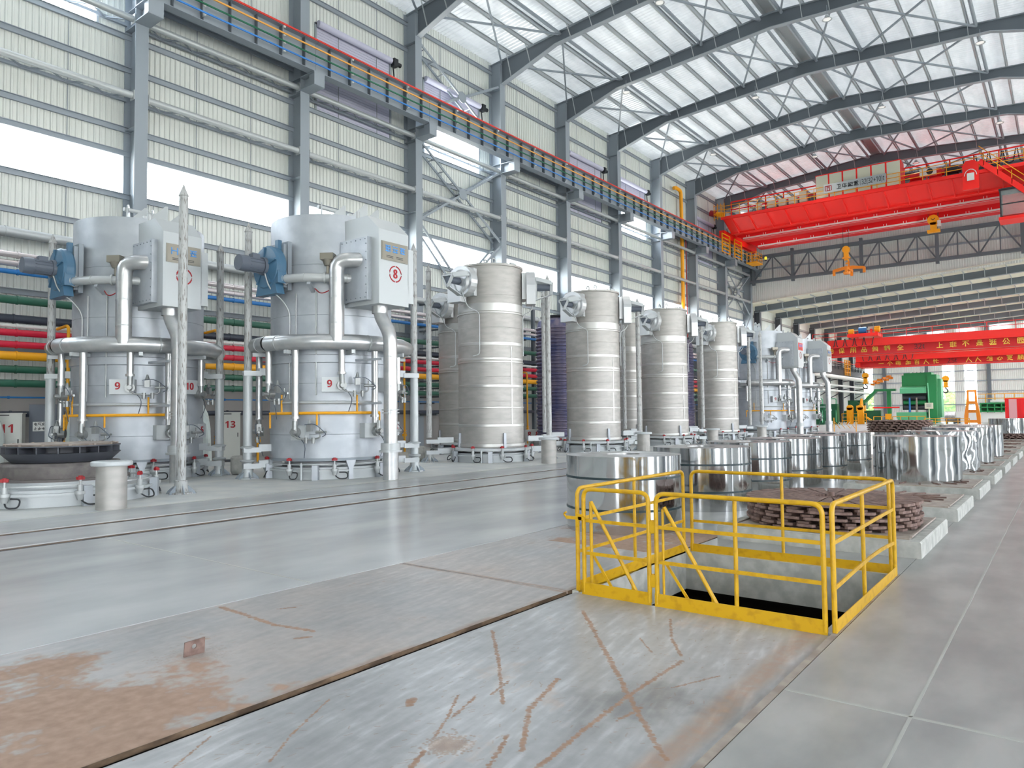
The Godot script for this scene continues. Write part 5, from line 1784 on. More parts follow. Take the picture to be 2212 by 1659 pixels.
func banner_crane(label: String, at: Vector3, chars: Array, cap: String, capx: float, hh: float, y_text: float) -> Node3D:
	var t := thing("overhead_crane", label, "crane", at, 0, "far red cranes with yellow slogans")
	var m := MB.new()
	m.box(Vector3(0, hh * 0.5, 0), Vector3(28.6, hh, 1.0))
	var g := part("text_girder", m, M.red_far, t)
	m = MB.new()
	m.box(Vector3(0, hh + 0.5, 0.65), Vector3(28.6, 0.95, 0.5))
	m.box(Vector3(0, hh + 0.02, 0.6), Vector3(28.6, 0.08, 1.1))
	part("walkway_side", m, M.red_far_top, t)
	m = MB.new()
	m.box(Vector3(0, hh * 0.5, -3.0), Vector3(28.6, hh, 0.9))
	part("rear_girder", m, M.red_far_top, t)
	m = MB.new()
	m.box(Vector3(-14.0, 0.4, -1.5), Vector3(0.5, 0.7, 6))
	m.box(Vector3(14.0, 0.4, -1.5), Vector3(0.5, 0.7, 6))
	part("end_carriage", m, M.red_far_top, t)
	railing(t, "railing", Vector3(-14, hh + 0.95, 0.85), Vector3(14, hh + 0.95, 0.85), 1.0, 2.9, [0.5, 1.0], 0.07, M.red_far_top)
	m = MB.new()
	for c in chars:
		glyph(m, c[0], Vector3(c[1] - at.x, y_text - at.y, 0.52), Vector3.RIGHT, Vector3.UP, 0.6, 0.085)
	part("slogan", m, M.slogan, g)
	text(cap, 0.6, M.dark, g, Vector3(capx - at.x, y_text - at.y - 0.02, 0.52), 0, "capacity_mark", false)
	for k in 6:
		m = MB.new()
		var x := -13.4 + k * 1.15
		m.tube(fillet([Vector3(x, hh + 1.1, 0.95), Vector3(x + 0.2, hh + 0.0, 0.95), Vector3(x + 0.9, hh + 0.0, 0.95), Vector3(x + 1.1, hh + 1.1, 0.95)], 0.5), 0.05, 6)
		part("festoon_cable", m, M.dark, t)
	return t

func far_hook(label: String, at: Vector3, top: float) -> void:
	var t := thing("hook_block", label, "crane hook", at)
	var m := MB.new()
	m.cyl(Vector3(0, 2.0, -0.2), Vector3(0, 2.0, 0.2), 0.45, 0.45, 18)
	m.box(Vector3(0, 1.3, 0), Vector3(0.5, 0.9, 0.4))
	m.box(Vector3(0, 0.85, 0), Vector3(0.75, 0.2, 0.5))
	part("sheave_case", m, M.amber, t)
	m = MB.new()
	m.tube([Vector3(0, 0.8, 0), Vector3(0, 0.55, 0)] + arc(0.28, 0, 20, 270, 10).map(func(p): return Vector3(p.x - 0.05, 0.28 + p.z, 0)), 0.09, 8)
	part("hook", m, M.dark, t)
	m = MB.new()
	for x in [-0.3, 0.3]:
		m.tube([Vector3(x, 2.1, 0), Vector3(x, top, 0)], 0.025, 5)
	part("rope", m, M.dark, t)

# ---------------------------------------------------------------- coils, pads, guard rails
func make_coil(label: String, at: Vector3, R: float, h: float, straps: Array, wav: float, seed_: int, group: String) -> void:
	var t := thing("steel_coil", label, "steel coil", at, 0, group)
	var m := MB.new()
	var r := RandomNumberGenerator.new()
	r.seed = seed_
	var N := 128
	var rows := 14 if wav > 0.0 else 1
	var ph: Array = []
	for i in 6:
		ph.append(r.randf() * TAU)
	var f := func(i: int, j: int) -> Vector3:
		var a := TAU * i / N
		var y := h * j / rows
		var rr := R + 0.0012 * sin(a * 17 + ph[0]) + 0.0009 * sin(a * 29 + ph[1])
		if wav > 0.0:
			rr += wav * (sin(a * 9 + ph[2] + 2.0 * sin(y * 9 + ph[4])) * 0.5 + 0.6 * sin(y * 13 + ph[3] + 3 * sin(a * 3))* sin(a * 5 + ph[5]))
		return Vector3(sin(a) * rr, y, cos(a) * rr)
	for j in rows:
		for i in N:
			var A: Vector3 = f.call(i, j)
			var B: Vector3 = f.call(i + 1, j)
			var C: Vector3 = f.call(i + 1, j + 1)
			var D: Vector3 = f.call(i, j + 1)
			var nn: Array = []
			for q in [[i, j], [i + 1, j], [i + 1, j + 1], [i, j + 1]]:
				var du: Vector3 = f.call(q[0] + 1, q[1]) - f.call(q[0] - 1, q[1])
				var dv: Vector3 = f.call(q[0], q[1] + 0.5) - f.call(q[0], q[1] - 0.5) if false else (f.call(q[0], mini(q[1] + 1, rows)) - f.call(q[0], maxi(q[1] - 1, 0)))
				nn.append(dv.cross(du).normalized() * -1.0)
			if nn[0].dot(A) < 0:
				for q in 4:
					nn[q] = -nn[q]
			m.quad4(A, B, C, D, nn[0], nn[1], nn[2], nn[3])
	part("wound_strip", m, M.coil, t)
	m = MB.new()
	m.lathe([Vector2(R - 0.001, h - 0.004), Vector2(R * 0.8, h + 0.004), Vector2(R * 0.6, h - 0.003), Vector2(0.255, h + 0.002), Vector2(0.255, 0.0), Vector2(R - 0.01, 0.0)], 72)
	part("coil_edge", m, M.coil_end, t)
	for y in straps:
		m = MB.new()
		m.lathe([Vector2(R, y - 0.016), Vector2(R + 0.006, y - 0.016), Vector2(R + 0.006, y + 0.016), Vector2(R, y + 0.016)], 96)
		m.box(pol(75, R + 0.006, y), Vector3(0.06, 0.03, 0.012), deg_to_rad(75))
		part("strap", m, M.strap, t)

func make_convector(label: String, at: Vector3, R: float, spin: float, group: String, full := true) -> Node3D:
	var t := thing("convector_plate", label, "plate", at, spin, group)
	var m := MB.new()
	m.lathe([Vector2(0.16, 0.028), Vector2(R * 0.86, 0.028), Vector2(R * 0.86, 0.052), Vector2(0.16, 0.052), Vector2(0.16, 0.028)], 40)
	part("disc", m, M.rust, t)
	var n := 24
	var da := TAU / n
	for lay in 2:
		m = MB.new()
		var w := 0.28 if lay == 0 else 0.40
		var r1 := R * (0.97 if lay == 0 else 1.0)
		var poly: Array = [Vector2(-0.018, 0.2), Vector2(0.018, 0.2), Vector2(r1 * sin(da * w), r1 * cos(da * w) - 0.03), Vector2(r1 * sin(da * w) - 0.03, r1 * cos(da * w)), Vector2(-r1 * sin(da * w) + 0.03, r1 * cos(da * w)), Vector2(-r1 * sin(da * w), r1 * cos(da * w) - 0.03)]
		m.prism(poly, Vector3(0, 0.0 if lay == 0 else 0.05, 0), Vector3.RIGHT, Vector3.BACK, Vector3(0, 0.03 if lay == 0 else 0.034, 0))
		var ms := m.mesh()
		for i in n:
			part("vane", ms, M.rust, t, Vector3.ZERO, da * (i + 0.5 * lay))
	return t

func make_pad(label: String, z: float, ribs: bool) -> void:
	var t := thing("concrete_pad", label, "pad", Vector3(-2.6, 0, z), 0, "concrete pads beside the aisle")
	var m := MB.new()
	m.box(Vector3(0, 0.085, 0), Vector3(2.42, 0.17, 2.26))
	m.prism([Vector2(-1.21, 0.17), Vector2(1.21, 0.17), Vector2(1.195, 0.19), Vector2(-1.195, 0.19)], Vector3(0, 0, -1.12), Vector3.RIGHT, Vector3.UP, Vector3(0, 0, 2.24))
	part("block", m, M.concrete, t)
	m = MB.new()
	m.box(Vector3(0.05, 0.2, 0.02), Vector3(2.05, 0.022, 2.0))
	part("base_plate", m, M.pad_plate, t)
	m = MB.new()
	for x in [-1.0, 1.08]:
		m.box(Vector3(x, 0.215, 0), Vector3(0.025, 0.02, 1.9))
	part("edge_strip", m, M.pad_plate, t)
	if ribs:
		for i in 16:
			var a := TAU * (i + 0.5) / 16
			m = MB.new()
			m.bar(Vector3(sin(a) * 0.3, 0.222, cos(a) * 0.3), Vector3(sin(a) * 0.93, 0.222, cos(a) * 0.93), 0.03, 0.028)
			part("rib", m, M.rust, t)

func guard(called: String, label: String, at: Vector3, yaw: float, L: float, posts: Array, brace: bool, bent := 0.0, category := "guard rail") -> Node3D:
	var t := thing(called, label, category, at, yaw, "yellow rails round the floor pit")
	var m := MB.new()
	m.tube(fillet([Vector3(0.02, 0.0, 0), Vector3(0.02, 0.98, 0), Vector3(L - 0.02, 0.98, 0), Vector3(L - 0.02, 0.0, 0)], 0.09, 6), 0.0205, 12)
	part("frame", m, M.yellow, t)
	for y in [0.68, 0.37]:
		m = MB.new()
		if bent > 0.0 and y < 0.5:
			var pts: Array = []
			for i in 13:
				var q := i / 12.0
				pts.append(Vector3(L * q, y - 0.04 + bent * sin(q * PI * 1.0) * (0.4 + 0.6 * q), 0))
			for i in 12:
				m.bar(pts[i], pts[i + 1], 0.012, 0.034, Vector3.UP)
		else:
			m.bar(Vector3(0, y, 0), Vector3(L, y, 0), 0.012, 0.032)
		part("flat_rail", m, M.yellow, t)
	m = MB.new()
	m.box(Vector3(L / 2, 0.035, 0.012), Vector3(L, 0.115, 0.006))
	part("toe_board", m, M.yellow, t)
	for x in posts:
		m = MB.new()
		m.tube([Vector3(x, 0.0, -0.012), Vector3(x, 0.97, -0.012)], 0.018, 10)
		part("post", m, M.yellow, t)
	if brace:
		m = MB.new()
		var q := 0.09
		if L < 1.0:
			m.tube([Vector3(q, 0.0, -0.02), Vector3(q, 0.86, -0.02)], 0.017, 10)
		else:
			m.tube([Vector3(0.075, 0.0, -0.02), Vector3(0.075, 0.84, -0.02)], 0.012, 10)
		m.tube([Vector3(q, 0.86, -0.02), Vector3(minf(q + 0.5, L - 0.1), 0.03, -0.02)], 0.018, 10)
		part("diagonal_brace", m, M.yellow, t)
		m = MB.new()
		m.bar(Vector3(q, 0.36, -0.04), Vector3(q + 0.24, 0.02, -0.04), 0.01, 0.025)
		m.tube([Vector3(q + 0.44, -0.02, -0.02), Vector3(q + 0.44, 0.13, -0.02)], 0.014, 8)
		part("strut", m, M.yellow, t)
	return t

func build_pit_rails() -> void:
	var z := -5.905
	var g := guard("guard_gate", "narrow yellow gate at the left front corner of the pit", Vector3(-3.75, 0, z), 0, 0.73, [], true, 0.0, "gate")
	for y in [0.68, 0.2]:
		var m := MB.new()
		m.cyl(Vector3(0.745, y - 0.06, 0.0), Vector3(0.745, y + 0.06, 0.0), 0.016, 0.016, 8)
		m.box(Vector3(0.745, y, 0.012), Vector3(0.07, 0.1, 0.008))
		part("hinge", m, M.yellow, g)
	var l := MB.new()
	l.bar(Vector3(-0.16, 0.7, 0.03), Vector3(0.05, 0.7, 0.03), 0.02, 0.03)
	l.tube(fillet([Vector3(-0.16, 0.7, 0.03), Vector3(-0.19, 0.73, 0.03), Vector3(-0.16, 0.75, 0.03)], 0.02), 0.01, 6)
	l.box(Vector3(-0.03, 0.68, 0.03), Vector3(0.03, 0.13, 0.012))
	l.box(Vector3(0.0, 0.71, 0.03), Vector3(0.04, 0.06, 0.02))
	part("latch", l, M.yellow, g)
	guard("guard_rail", "long yellow guard rail panel along the front of the pit, beside the gate", Vector3(-2.985, 0, z), 0, 1.46, [0.74], true)
	guard("guard_rail", "yellow guard rail panel on the aisle side, with a bent lower rail", Vector3(-1.48, 0, z), PI / 2, 2.46, [1.1], false, 0.05)
	guard("guard_rail", "yellow guard rail panel at the back of the pit, toward the concrete pads", Vector3(-3.76, 0, -8.42), 0, 2.25, [1.12], false)
	guard("guard_rail", "yellow guard rail panel on the left of the pit, beside the nearest coil", Vector3(-3.815, 0, z), PI / 2, 2.46, [1.2], false)

# ---------------------------------------------------------------- wall services
func wall_pipe(label: String, y: float, x: float, r: float, m: Material, z1 := -78.0) -> void:
	var t := thing("wall_pipe", label, "pipe", Vector3(x, y, 4.0), 0, "pipes along the left wall")
	var b := MB.new()
	b.tube([Vector3(0, 0, 0), Vector3(0, 0, z1 - 4.0)], r, 14)
	part("run", b, m, t)
	for n in range(-1, 9):
		b = MB.new()
		b.box(Vector3((XC - x) / 2, -r - 0.04, zn(n) - 4.0), Vector3(absf(XC - x) + 0.3, 0.08, 0.1))
		part("bracket", b, M.steel_dark, t)
		b = MB.new()
		b.cyl(Vector3(0, 0, zn(n) - 7.0), Vector3(0, 0, zn(n) - 7.05), r + 0.02, r + 0.02, 14)
		part("collar", b, m, t)

func riser(label: String, pts: Array, r: float, at: Vector3) -> void:
	var t := thing("gas_riser", label, "pipe", at, 0, "yellow gas risers")
	var b := MB.new()
	b.tube(fillet(pts, 0.2), r, 10)
	part("pipe", b, M.gas, t)
	b = MB.new()
	var low: Vector3 = pts[-1]
	b.cyl(low + Vector3(0, 0.9, 0), low + Vector3(0, 0.94, 0), r + 0.05, r + 0.05, 12)
	b.cyl(low + Vector3(0, 1.0, 0), low + Vector3(0, 1.04, 0), r + 0.05, r + 0.05, 12)
	b.box(low + Vector3(0, 0.8, 0), Vector3(r * 3, 0.12, r * 3))
	part("flange", b, M.gas, t)

func cabinet(label: String, at: Vector3, num: String, w := 0.7) -> void:
	var t := thing("control_cabinet", label, "cabinet", at, deg_to_rad(62))
	var b := MB.new()
	b.box(Vector3(0, 0.05, 0), Vector3(w + 0.04, 0.1, 0.54))
	part("plinth", b, M.charcoal, t)
	b = MB.new()
	b.box(Vector3(0, 1.0, 0), Vector3(w, 1.82, 0.5))
	b.box(Vector3(0, 1.915, 0), Vector3(w + 0.05, 0.03, 0.55))
	part("body", b, M.cabinet, t)
	b = MB.new()
	b.box(Vector3(0, 1.0, 0.257), Vector3(w - 0.06, 1.74, 0.015))
	var d := part("door", b, M.cabinet, t)
	b = MB.new()
	b.box(Vector3(w / 2 - 0.09, 1.05, 0.275), Vector3(0.03, 0.16, 0.02))
	part("handle", b, M.dark, d)
	b = MB.new()
	b.box(Vector3(-0.1, 1.86, 0.27), Vector3(0.3, 0.03, 0.02))
	part("vent", b, M.dark, d)
	if num:
		text(num, 0.26, M.red_mark, d, Vector3(0, 1.45, 0.268), 0, "number")

func dust_sheet(label: String, at: Vector3, w: float, h: float, seed_: int) -> void:
	var r := RandomNumberGenerator.new()
	r.seed = seed_
	var b := MB.new()
	var n := 28
	var ring: Array = []
	for j in 7:
		var q := j / 6.0
		var row: Array = []
		for i in n:
			var a := TAU * i / n
			var sx := pow(absf(cos(a)), 0.5) * signf(cos(a))
			var sz := pow(absf(sin(a)), 0.5) * signf(sin(a))
			var k := (1.0 - 0.62 * pow(q, 7)) * (1.0 + 0.10 * sin(a * 5 + seed_ + q * 2.0) * (1.0 - 0.5 * q) + 0.05 * sin(a * 11 + 3.0 * seed_) + 0.05 * r.randf())
			row.append(Vector3(sx * w * 0.5 * k, h * q * (1.0 + 0.10 * sin(a * 2 + seed_) * q + 0.04 * sin(a * 5) * q), sz * 0.4 * k))
		ring.append(row)
	for j in 6:
		for i in n:
			var e := (i + 1) % n
			var A: Vector3 = ring[j][i]
			var B: Vector3 = ring[j][e]
			var C: Vector3 = ring[j + 1][e]
			var D: Vector3 = ring[j + 1][i]
			var nm := (B - A).cross(D - A).normalized()
			if nm.dot(Vector3(A.x, 0, A.z)) < 0:
				nm = -nm
			b.quad(A, B, C, D, nm)
	for i in range(1, n - 1):
		b.tri(ring[6][0], ring[6][i], ring[6][i + 1], Vector3.UP)
	solo("dust_sheet", b, M.sheet, label, "plastic sheet", at, deg_to_rad(60), "plastic-draped equipment")

func lamp(at: Vector3, lit: float, label: String) -> void:
	var t := thing("high_bay_lamp", label, "lamp", at, 0, "lamps hung under the roof rafters")
	var b := MB.new()
	b.tube([Vector3(0, 0.2, 0), Vector3(0, 0.85, 0)], 0.015, 6)
	part("hanger", b, M.steel, t)
	b = MB.new()
	b.lathe([Vector2(0, 0.26), Vector2(0.1, 0.25), Vector2(0.14, 0.12), Vector2(0.26, 0.02), Vector2(0.28, 0.0), Vector2(0.25, 0.0), Vector2(0.12, 0.1), Vector2(0, 0.11)], 20)
	part("housing", b, M.galv, t)
	b = MB.new()
	b.lathe([Vector2(0, 0.015), Vector2(0.2, 0.02), Vector2(0.2, 0.03), Vector2(0, 0.05)], 18)
	part("lens", b, M.lamp_lens, t)
	var l := SpotLight3D.new()
	l.name = "lamp_light"
	l.position = Vector3(0, -0.05, 0)
	l.rotation.x = -PI / 2
	l.spot_angle = 70
	l.spot_angle_attenuation = 0.8
	l.spot_range = 40
	l.spot_attenuation = 2
	l.light_energy = lit
	l.light_color = Color(1.0, 0.97, 0.92)
	l.light_size = 0.2
	l.shadow_enabled = true
	t.add_child(l)

# ---------------------------------------------------------------- machines in the second hall
func build_far() -> void:
	banner_crane("nearer far red crane lettered with a yellow slogan around 32t", Vector3(-12.9, 9.05, -101.6), [["劳", -24.7], ["保", -23.4], ["用", -22.0], ["品", -20.7], ["佩", -19.4], ["戴", -18.0], ["全", -16.5], ["上", -12.2], ["班", -10.8], ["不", -9.5], ["是", -8.1], ["逛", -6.8], ["公", -5.5], ["园", -4.1]], "32t", -14.4, 1.05, 9.69)
	banner_crane("farther far red crane lettered with a yellow slogan around 25t", Vector3(-11.0, 8.3, -118.6), [["一", -21.9], ["个", -20.7], ["疏", -19.6], ["忽", -18.3], ["百", -17.2], ["人", -16.0], ["忙", -14.8], ["人", -10.8], ["人", -9.7], ["细", -8.4], ["心", -7.2], ["更", -6.1], ["顺", -4.9]], "25t", -12.8, 0.85, 8.76)
	var tr := thing("crane_trolley", "red trolley with a blue hoist motor on the nearer slogan crane", "crane trolley", Vector3(-20.6, 11.3, -101.6))
	var m := MB.new()
	m.box(Vector3(0, 0.2, 0.2), Vector3(3.6, 0.4, 3.0))
	for x in [-1.4, 0.9, 1.5]:
		m.box(Vector3(x, 0.6, 0.9), Vector3(0.2, 0.7, 0.3))
	part("frame", m, M.red_crane, tr)
	m = MB.new()
	m.cyl(Vector3(-0.6, 0.85, 0.6), Vector3(0.3, 0.85, 0.6), 0.45, 0.45, 14)
	part("hoist_motor", m, M.blue_pipe, tr)
	m = MB.new()
	m.box(Vector3(0.85, 0.85, 0.4), Vector3(0.7, 0.9, 0.6))
	part("control_box", m, M.white, tr)
	m = MB.new()
	m.cyl(Vector3(-1.8, 0.7, 0.8), Vector3(-1.2, 0.7, 0.8), 0.4, 0.4, 12)
	m.cyl(Vector3(1.3, 0.9, 0.8), Vector3(1.9, 0.9, 0.8), 0.4, 0.4, 12)
	part("rope_drum", m, M.amber, tr)
	far_hook("large yellow hook with a dark barb before the left bright far window", Vector3(-24.2, 5.1, -118.6), 3.6)
	far_hook("small yellow crane hook before the middle bright far window", Vector3(-13.75, 4.2, -118.6), 4.5)
	# runway and pipe rack down the left side
	var rw := thing("crane_runway", "dark crane runway with brown rails down the left side of the second hall", "runway", Vector3(-27.2, 7.2, -107))
	m = MB.new()
	m.box(Vector3(0, 0.6, 0), Vector3(0.5, 1.2, 50))
	part("girder", m, M.dark, rw)
	for k in 3:
		m = MB.new()
		m.box(Vector3(0.35, 1.35 + k * 0.3, 0), Vector3(0.06, 0.1, 50))
		part("conductor_bar", m, [M.charcoal, M.plaque, M.red_line][k], rw)
	for k in 24:
		m = MB.new()
		m.box(Vector3(0.3, 1.4, -24 + k * 2.1), Vector3(0.12, 1.2, 0.12))
		part("stanchion", m, M.charcoal, rw)
	var cg := thing("collector_cage", "yellow collector cage at the left end of the farther slogan crane", "cage", Vector3(-26.78, 7.5, -119))
	m = MB.new()
	for q in 4:
		m.box(Vector3(0, 0.9, -1.6 + q * 1.05), Vector3(0.12, 2.4, 0.14))
	for q in 4:
		m.box(Vector3(0, 0.2 + q * 0.6, 0), Vector3(0.1, 0.1, 3.4))
	part("frame", m, M.amber, cg)
	for k in 3:
		var x := thing("pipe_run", ["thick white pipe just under the far runway", "white pipe below the thick one on the far left wall", "lowest white pipe on the far left wall"][k], "pipe", Vector3(-26.6, [6.75, 5.5, 4.7][k], -107), 0, "white pipes of the second hall")
		m = MB.new()
		m.tube([Vector3(0, 0, 24), Vector3(0, 0, -25)], [0.3, 0.14, 0.16][k], 10)
		part("run", m, M.white, x)
		for i in 7:
			m = MB.new()
			m.bar(Vector3(0, -0.2, 23.5 - i * 7.5), Vector3(-2.05, -0.5 if k < 2 else -1.3, 23.5 - i * 7.5), 0.1, 0.12)
			part("bracket", m, M.charcoal, x)
	# rolling mill
	var ml := thing("rolling_mill", "big green rolling mill stand with a sloping hood", "mill", Vector3(-15.3, 0, -107))
	m = MB.new()
	m.box(Vector3(0.0, 5.25, -0.5), Vector3(4.0, 2.2, 2.8))
	m.box(Vector3(-0.2, 6.5, -0.5), Vector3(3.2, 0.3, 2.2))
	part("top_housing", m, M.mill, ml)
	m = MB.new()
	m.prism([Vector2(0.9, 4.9), Vector2(1.9, 4.6), Vector2(1.9, 3.95), Vector2(0.9, 3.95)], Vector3(-2.1, 0, 0), Vector3.BACK, Vector3.UP, Vector3(2.9, 0, 0))
	part("hood", m, M.mill_light, ml)
	m = MB.new()
	m.box(Vector3(1.45, 3.2, -0.4), Vector3(1.0, 6.2, 3.0))
	part("drive_side", m, M.mill, ml)
	m = MB.new()
	m.box(Vector3(2.1, 3.3, -1.0), Vector3(0.5, 5.0, 2.0))
	part("side_cladding", m, M.mill_light, ml)
	m = MB.new()
	m.box(Vector3(-0.6, 2.9, -0.6), Vector3(3.0, 2.2, 1.6))
	part("roll_opening_shade", m, M.dark, ml)  # dark block stands in for the shade inside the roll opening
	for k in 3:
		m = MB.new()
		m.cyl(Vector3(-1.9, 2.1 + k * 0.65, 0.5), Vector3(0.7, 2.1 + k * 0.65, 0.5), 0.28, 0.28, 14)
		part("roll", m, M.charcoal if k != 1 else M.mill, ml)
	m = MB.new()
	m.box(Vector3(-0.9, 1.1, 0.6), Vector3(3.4, 0.8, 2.4))
	m.box(Vector3(-0.6, 0.4, 1.4), Vector3(3.6, 0.8, 1.6))
	part("bed", m, M.mill_light, ml)
	for x in [-0.5, 0.3]:
		m = MB.new()
		m.cyl(Vector3(x - 0.6, 1.2, 1.3), Vector3(x - 0.6, 3.4, 1.2), 0.14, 0.1, 10)
		part("cylinder", m, M.blue_pipe if x < 0 else M.pad_plate, ml)
	m = MB.new()
	for k in 4:
		m.box(Vector3(-1.0 + k * 0.45, 6.8, 0.2), Vector3(0.25, 0.25, 0.3))
	part("screwdown_motor", m, M.white, ml)
	var cn := thing("control_console", "small pale control console on a post before the green mill", "console", Vector3(-14.0, 0, -104.2))
	m = MB.new()
	m.box(Vector3(0, 2.3, 0), Vector3(0.9, 0.75, 0.35))
	m.box(Vector3(0, 1.0, 0), Vector3(0.1, 2.0, 0.1))
	part("box", m, M.cream, cn)
	m = MB.new()
	m.box(Vector3(0, 2.35, 0.18), Vector3(0.5, 0.4, 0.02))
	part("screen", m, M.glass, cn)
	m = MB.new()
	m.tube([Vector3(0, 2.7, 0), Vector3(-0.1, 5.2, -0.2)], 0.07, 8)
	part("mast", m, M.mill_light, cn)
	var cv := thing("mill_conveyor", "green sloping conveyor and uncoiler left of the rolling mill", "conveyor", Vector3(-20.0, 0, -107))
	m = MB.new()
	m.bar(Vector3(-2.6, 2.4, 0), Vector3(-0.6, 4.4, 0), 1.0, 0.35)
	m.box(Vector3(0.6, 4.5, 0), Vector3(2.6, 0.3, 1.0))
	part("conveyor_arm", m, M.mill, cv)
	m = MB.new()
	m.box(Vector3(1.0, 2.2, 0), Vector3(0.5, 4.4, 0.5))
	part("pillar", m, M.mill, cv)
	m = MB.new()
	m.box(Vector3(-3.0, 2.6, -0.5), Vector3(2.2, 1.2, 1.6))
	m.box(Vector3(-2.2, 1.0, 0.4), Vector3(4.6, 1.6, 1.2))
	m.cyl(Vector3(-3.2, 2.4, 0.2), Vector3(-3.2, 2.4, 1.0), 0.7, 0.7, 16)
	part("uncoiler", m, M.mill_dark, cv)
	m = MB.new()
	m.cyl(Vector3(-0.8, 2.15, 1.2), Vector3(2.4, 2.15, 1.2), 0.1, 0.1, 10)
	part("red_bar", m, M.red_crane, cv)
	m = MB.new()
	m.box(Vector3(-2.2, 2.1, 1.4), Vector3(1.1, 0.75, 0.7))
	m.box(Vector3(1.1, 0.95, 1.4), Vector3(0.7, 0.75, 0.6))
	m.cyl(Vector3(-2.2, 2.5, 1.2), Vector3(-2.2, 3.4, 1.0), 0.25, 0.15, 10)
	part("motor_box", m, M.amber, cv)
	for i in 9:
		m = MB.new()
		m.box(Vector3(-0.9 + 0.28 * i, 5.3 + 0.1 * i + 0.3 * (i % 2), 0.3), Vector3(0.5, 0.3, 0.4), 0.4 * i)
		part("guide_roller", m, M.orange, cv)
	var yc := thing("coil_car", "yellow coil handling frame with two rounded uprights", "coil car", Vector3(-22.6, 0, -104))
	for x in [-0.65, 0.65]:
		m = MB.new()
		m.box(Vector3(x, 1.1, 0), Vector3(0.75, 2.2, 0.6))
		m.cyl(Vector3(x, 2.2, -0.3), Vector3(x, 2.2, 0.3), 0.375, 0.375, 16)
		part("upright", m, M.amber, yc)
	m = MB.new()
	for x in [-1.5, -0.5, 0.5, 1.5]:
		m.box(Vector3(x, 0.7, 0.8), Vector3(0.08, 1.4, 0.08))
	for y in [0.5, 0.95, 1.4]:
		m.box(Vector3(0, y, 0.8), Vector3(3.0, 0.07, 0.07))
	part("guard", m, M.amber, yc)
	m = MB.new()
	m.bar(Vector3(1.5, 0.9, 0.8), Vector3(2.7, 0.05, 0.8), 0.5, 0.2)
	part("ramp", m, M.amber, yc)
	# barriers round the mill
	for k in 3:
		var bx: float = [-19.0, -16.8, -15.0][k]
		var o := thing("safety_barrier", ["yellow barrier left of the mill bed", "yellow barrier in front of the mill bed", "yellow barrier right of the mill bed"][k], "barrier", Vector3(bx, 0, -101.5), 0, "barriers in front of the mill")
		railing(o, "railing", Vector3(-0.9, 0, 0), Vector3(0.9, 0, 0), 1.0, 0.9, [0.5, 1.0], 0.07, M.amber)
	var lb := thing("safety_barrier", "long low yellow barrier before the white far dado", "barrier", Vector3(-12.0, 0, -103))
	railing(lb, "railing", Vector3(-2.4, 0, 0), Vector3(2.4, 0, 0), 0.7, 1.2, [0.35, 0.7], 0.07, M.gas)
	var ft := thing("folding_barrier", "expanding lattice barrier on two yellow posts beyond the last furnace", "barrier", Vector3(-15.1, 0, -62.0))
	for x in [0.0, 1.65]:
		m = MB.new()
		m.cyl(Vector3(x, 0, 0), Vector3(x, 1.2, 0), 0.035, 0.035, 8)
		m.cyl(Vector3(x, 0, 0), Vector3(x, 0.03, 0), 0.15, 0.15, 12)
		part("post", m, M.amber, ft)
	for i in 8:
		m = MB.new()
		var s := 1.0 if i % 2 == 0 else -1.0
		var x0 := 0.05 + (i / 2) * 0.38
		m.bar(Vector3(x0, 0.6 - 0.27 * s, 0), Vector3(x0 + 0.4, 0.6 + 0.27 * s, 0), 0.012, 0.04)
		part("lattice_bar", m, M.white if i % 2 == 0 else M.amber, ft)
	# orange upender, coil on its cradle, red cabin, green levelling line
	var up := thing("coil_upender", "tall orange coil upender with a hazard-striped crossbar", "upender", Vector3(-9.45, 0, -105))
	for s in [-1, 1]:
		m = MB.new()
		m.prism([Vector2(0.85 * s, 0), Vector2(0.5 * s, 0), Vector2(0.32 * s, 2.7), Vector2(0.3 * s, 4.2), Vector2(0.48 * s, 4.2), Vector2(0.56 * s, 2.7), Vector2(0.85 * s, 1.0)], Vector3(0, 0, -0.3), Vector3.RIGHT, Vector3.UP, Vector3(0, 0, 0.6))
		part("side_frame", m, M.orange, up)
	m = MB.new()
	for y in [0.3, 1.55, 2.65, 4.1]:
		m.box(Vector3(0, y, 0), Vector3(1.0, 0.35 if y < 4 else 0.22, 0.62))
	part("crossbar", m, M.orange, up)
	m = MB.new()
	for i in 3:
		m.bar(Vector3(-0.4 + i * 0.32, 1.44, 0.32), Vector3(-0.26 + i * 0.32, 1.66, 0.32), 0.01, 0.1, Vector3.BACK)
	part("hazard_stripe", m, M.dark, up)
	var ck := thing("steel_coil", "steel coil lying on its side on a cradle, near the white far dado", "steel coil", Vector3(-11.9, 0, -106))
	m = MB.new()
	m.cyl(Vector3(-0.55, 0.85, 0), Vector3(0.55, 0.85, 0), 0.62, 0.62, 32)
	part("wound_strip", m, M.coil_end, ck)
	m = MB.new()
	for x in [-0.4, 0.4]:
		m.prism([Vector2(-0.7, 0), Vector2(0.7, 0), Vector2(0.7, 0.5), Vector2(0, 0.22), Vector2(-0.7, 0.5)], Vector3(x - 0.05, 0, 0), Vector3.BACK, Vector3.UP, Vector3(0.1, 0, 0))
	m.box(Vector3(0.8, 0.4, 0), Vector3(0.5, 0.7, 0.6))
	part("cradle", m, M.steel_dark, ck)
	var rc := thing("red_container", "dark red steel container with one pale panel at the right edge", "container", Vector3(-4.5, 0, -101))
	m = MB.new()
	m.box(Vector3(0, 1.5, 0), Vector3(2.6, 3.0, 2.4))
	for i in 6:
		m.box(Vector3(-1.2 + i * 0.48, 1.5, 1.2), Vector3(0.06, 2.8, 0.06))
	part("shell", m, M.red_deep, rc)
	m = MB.new()
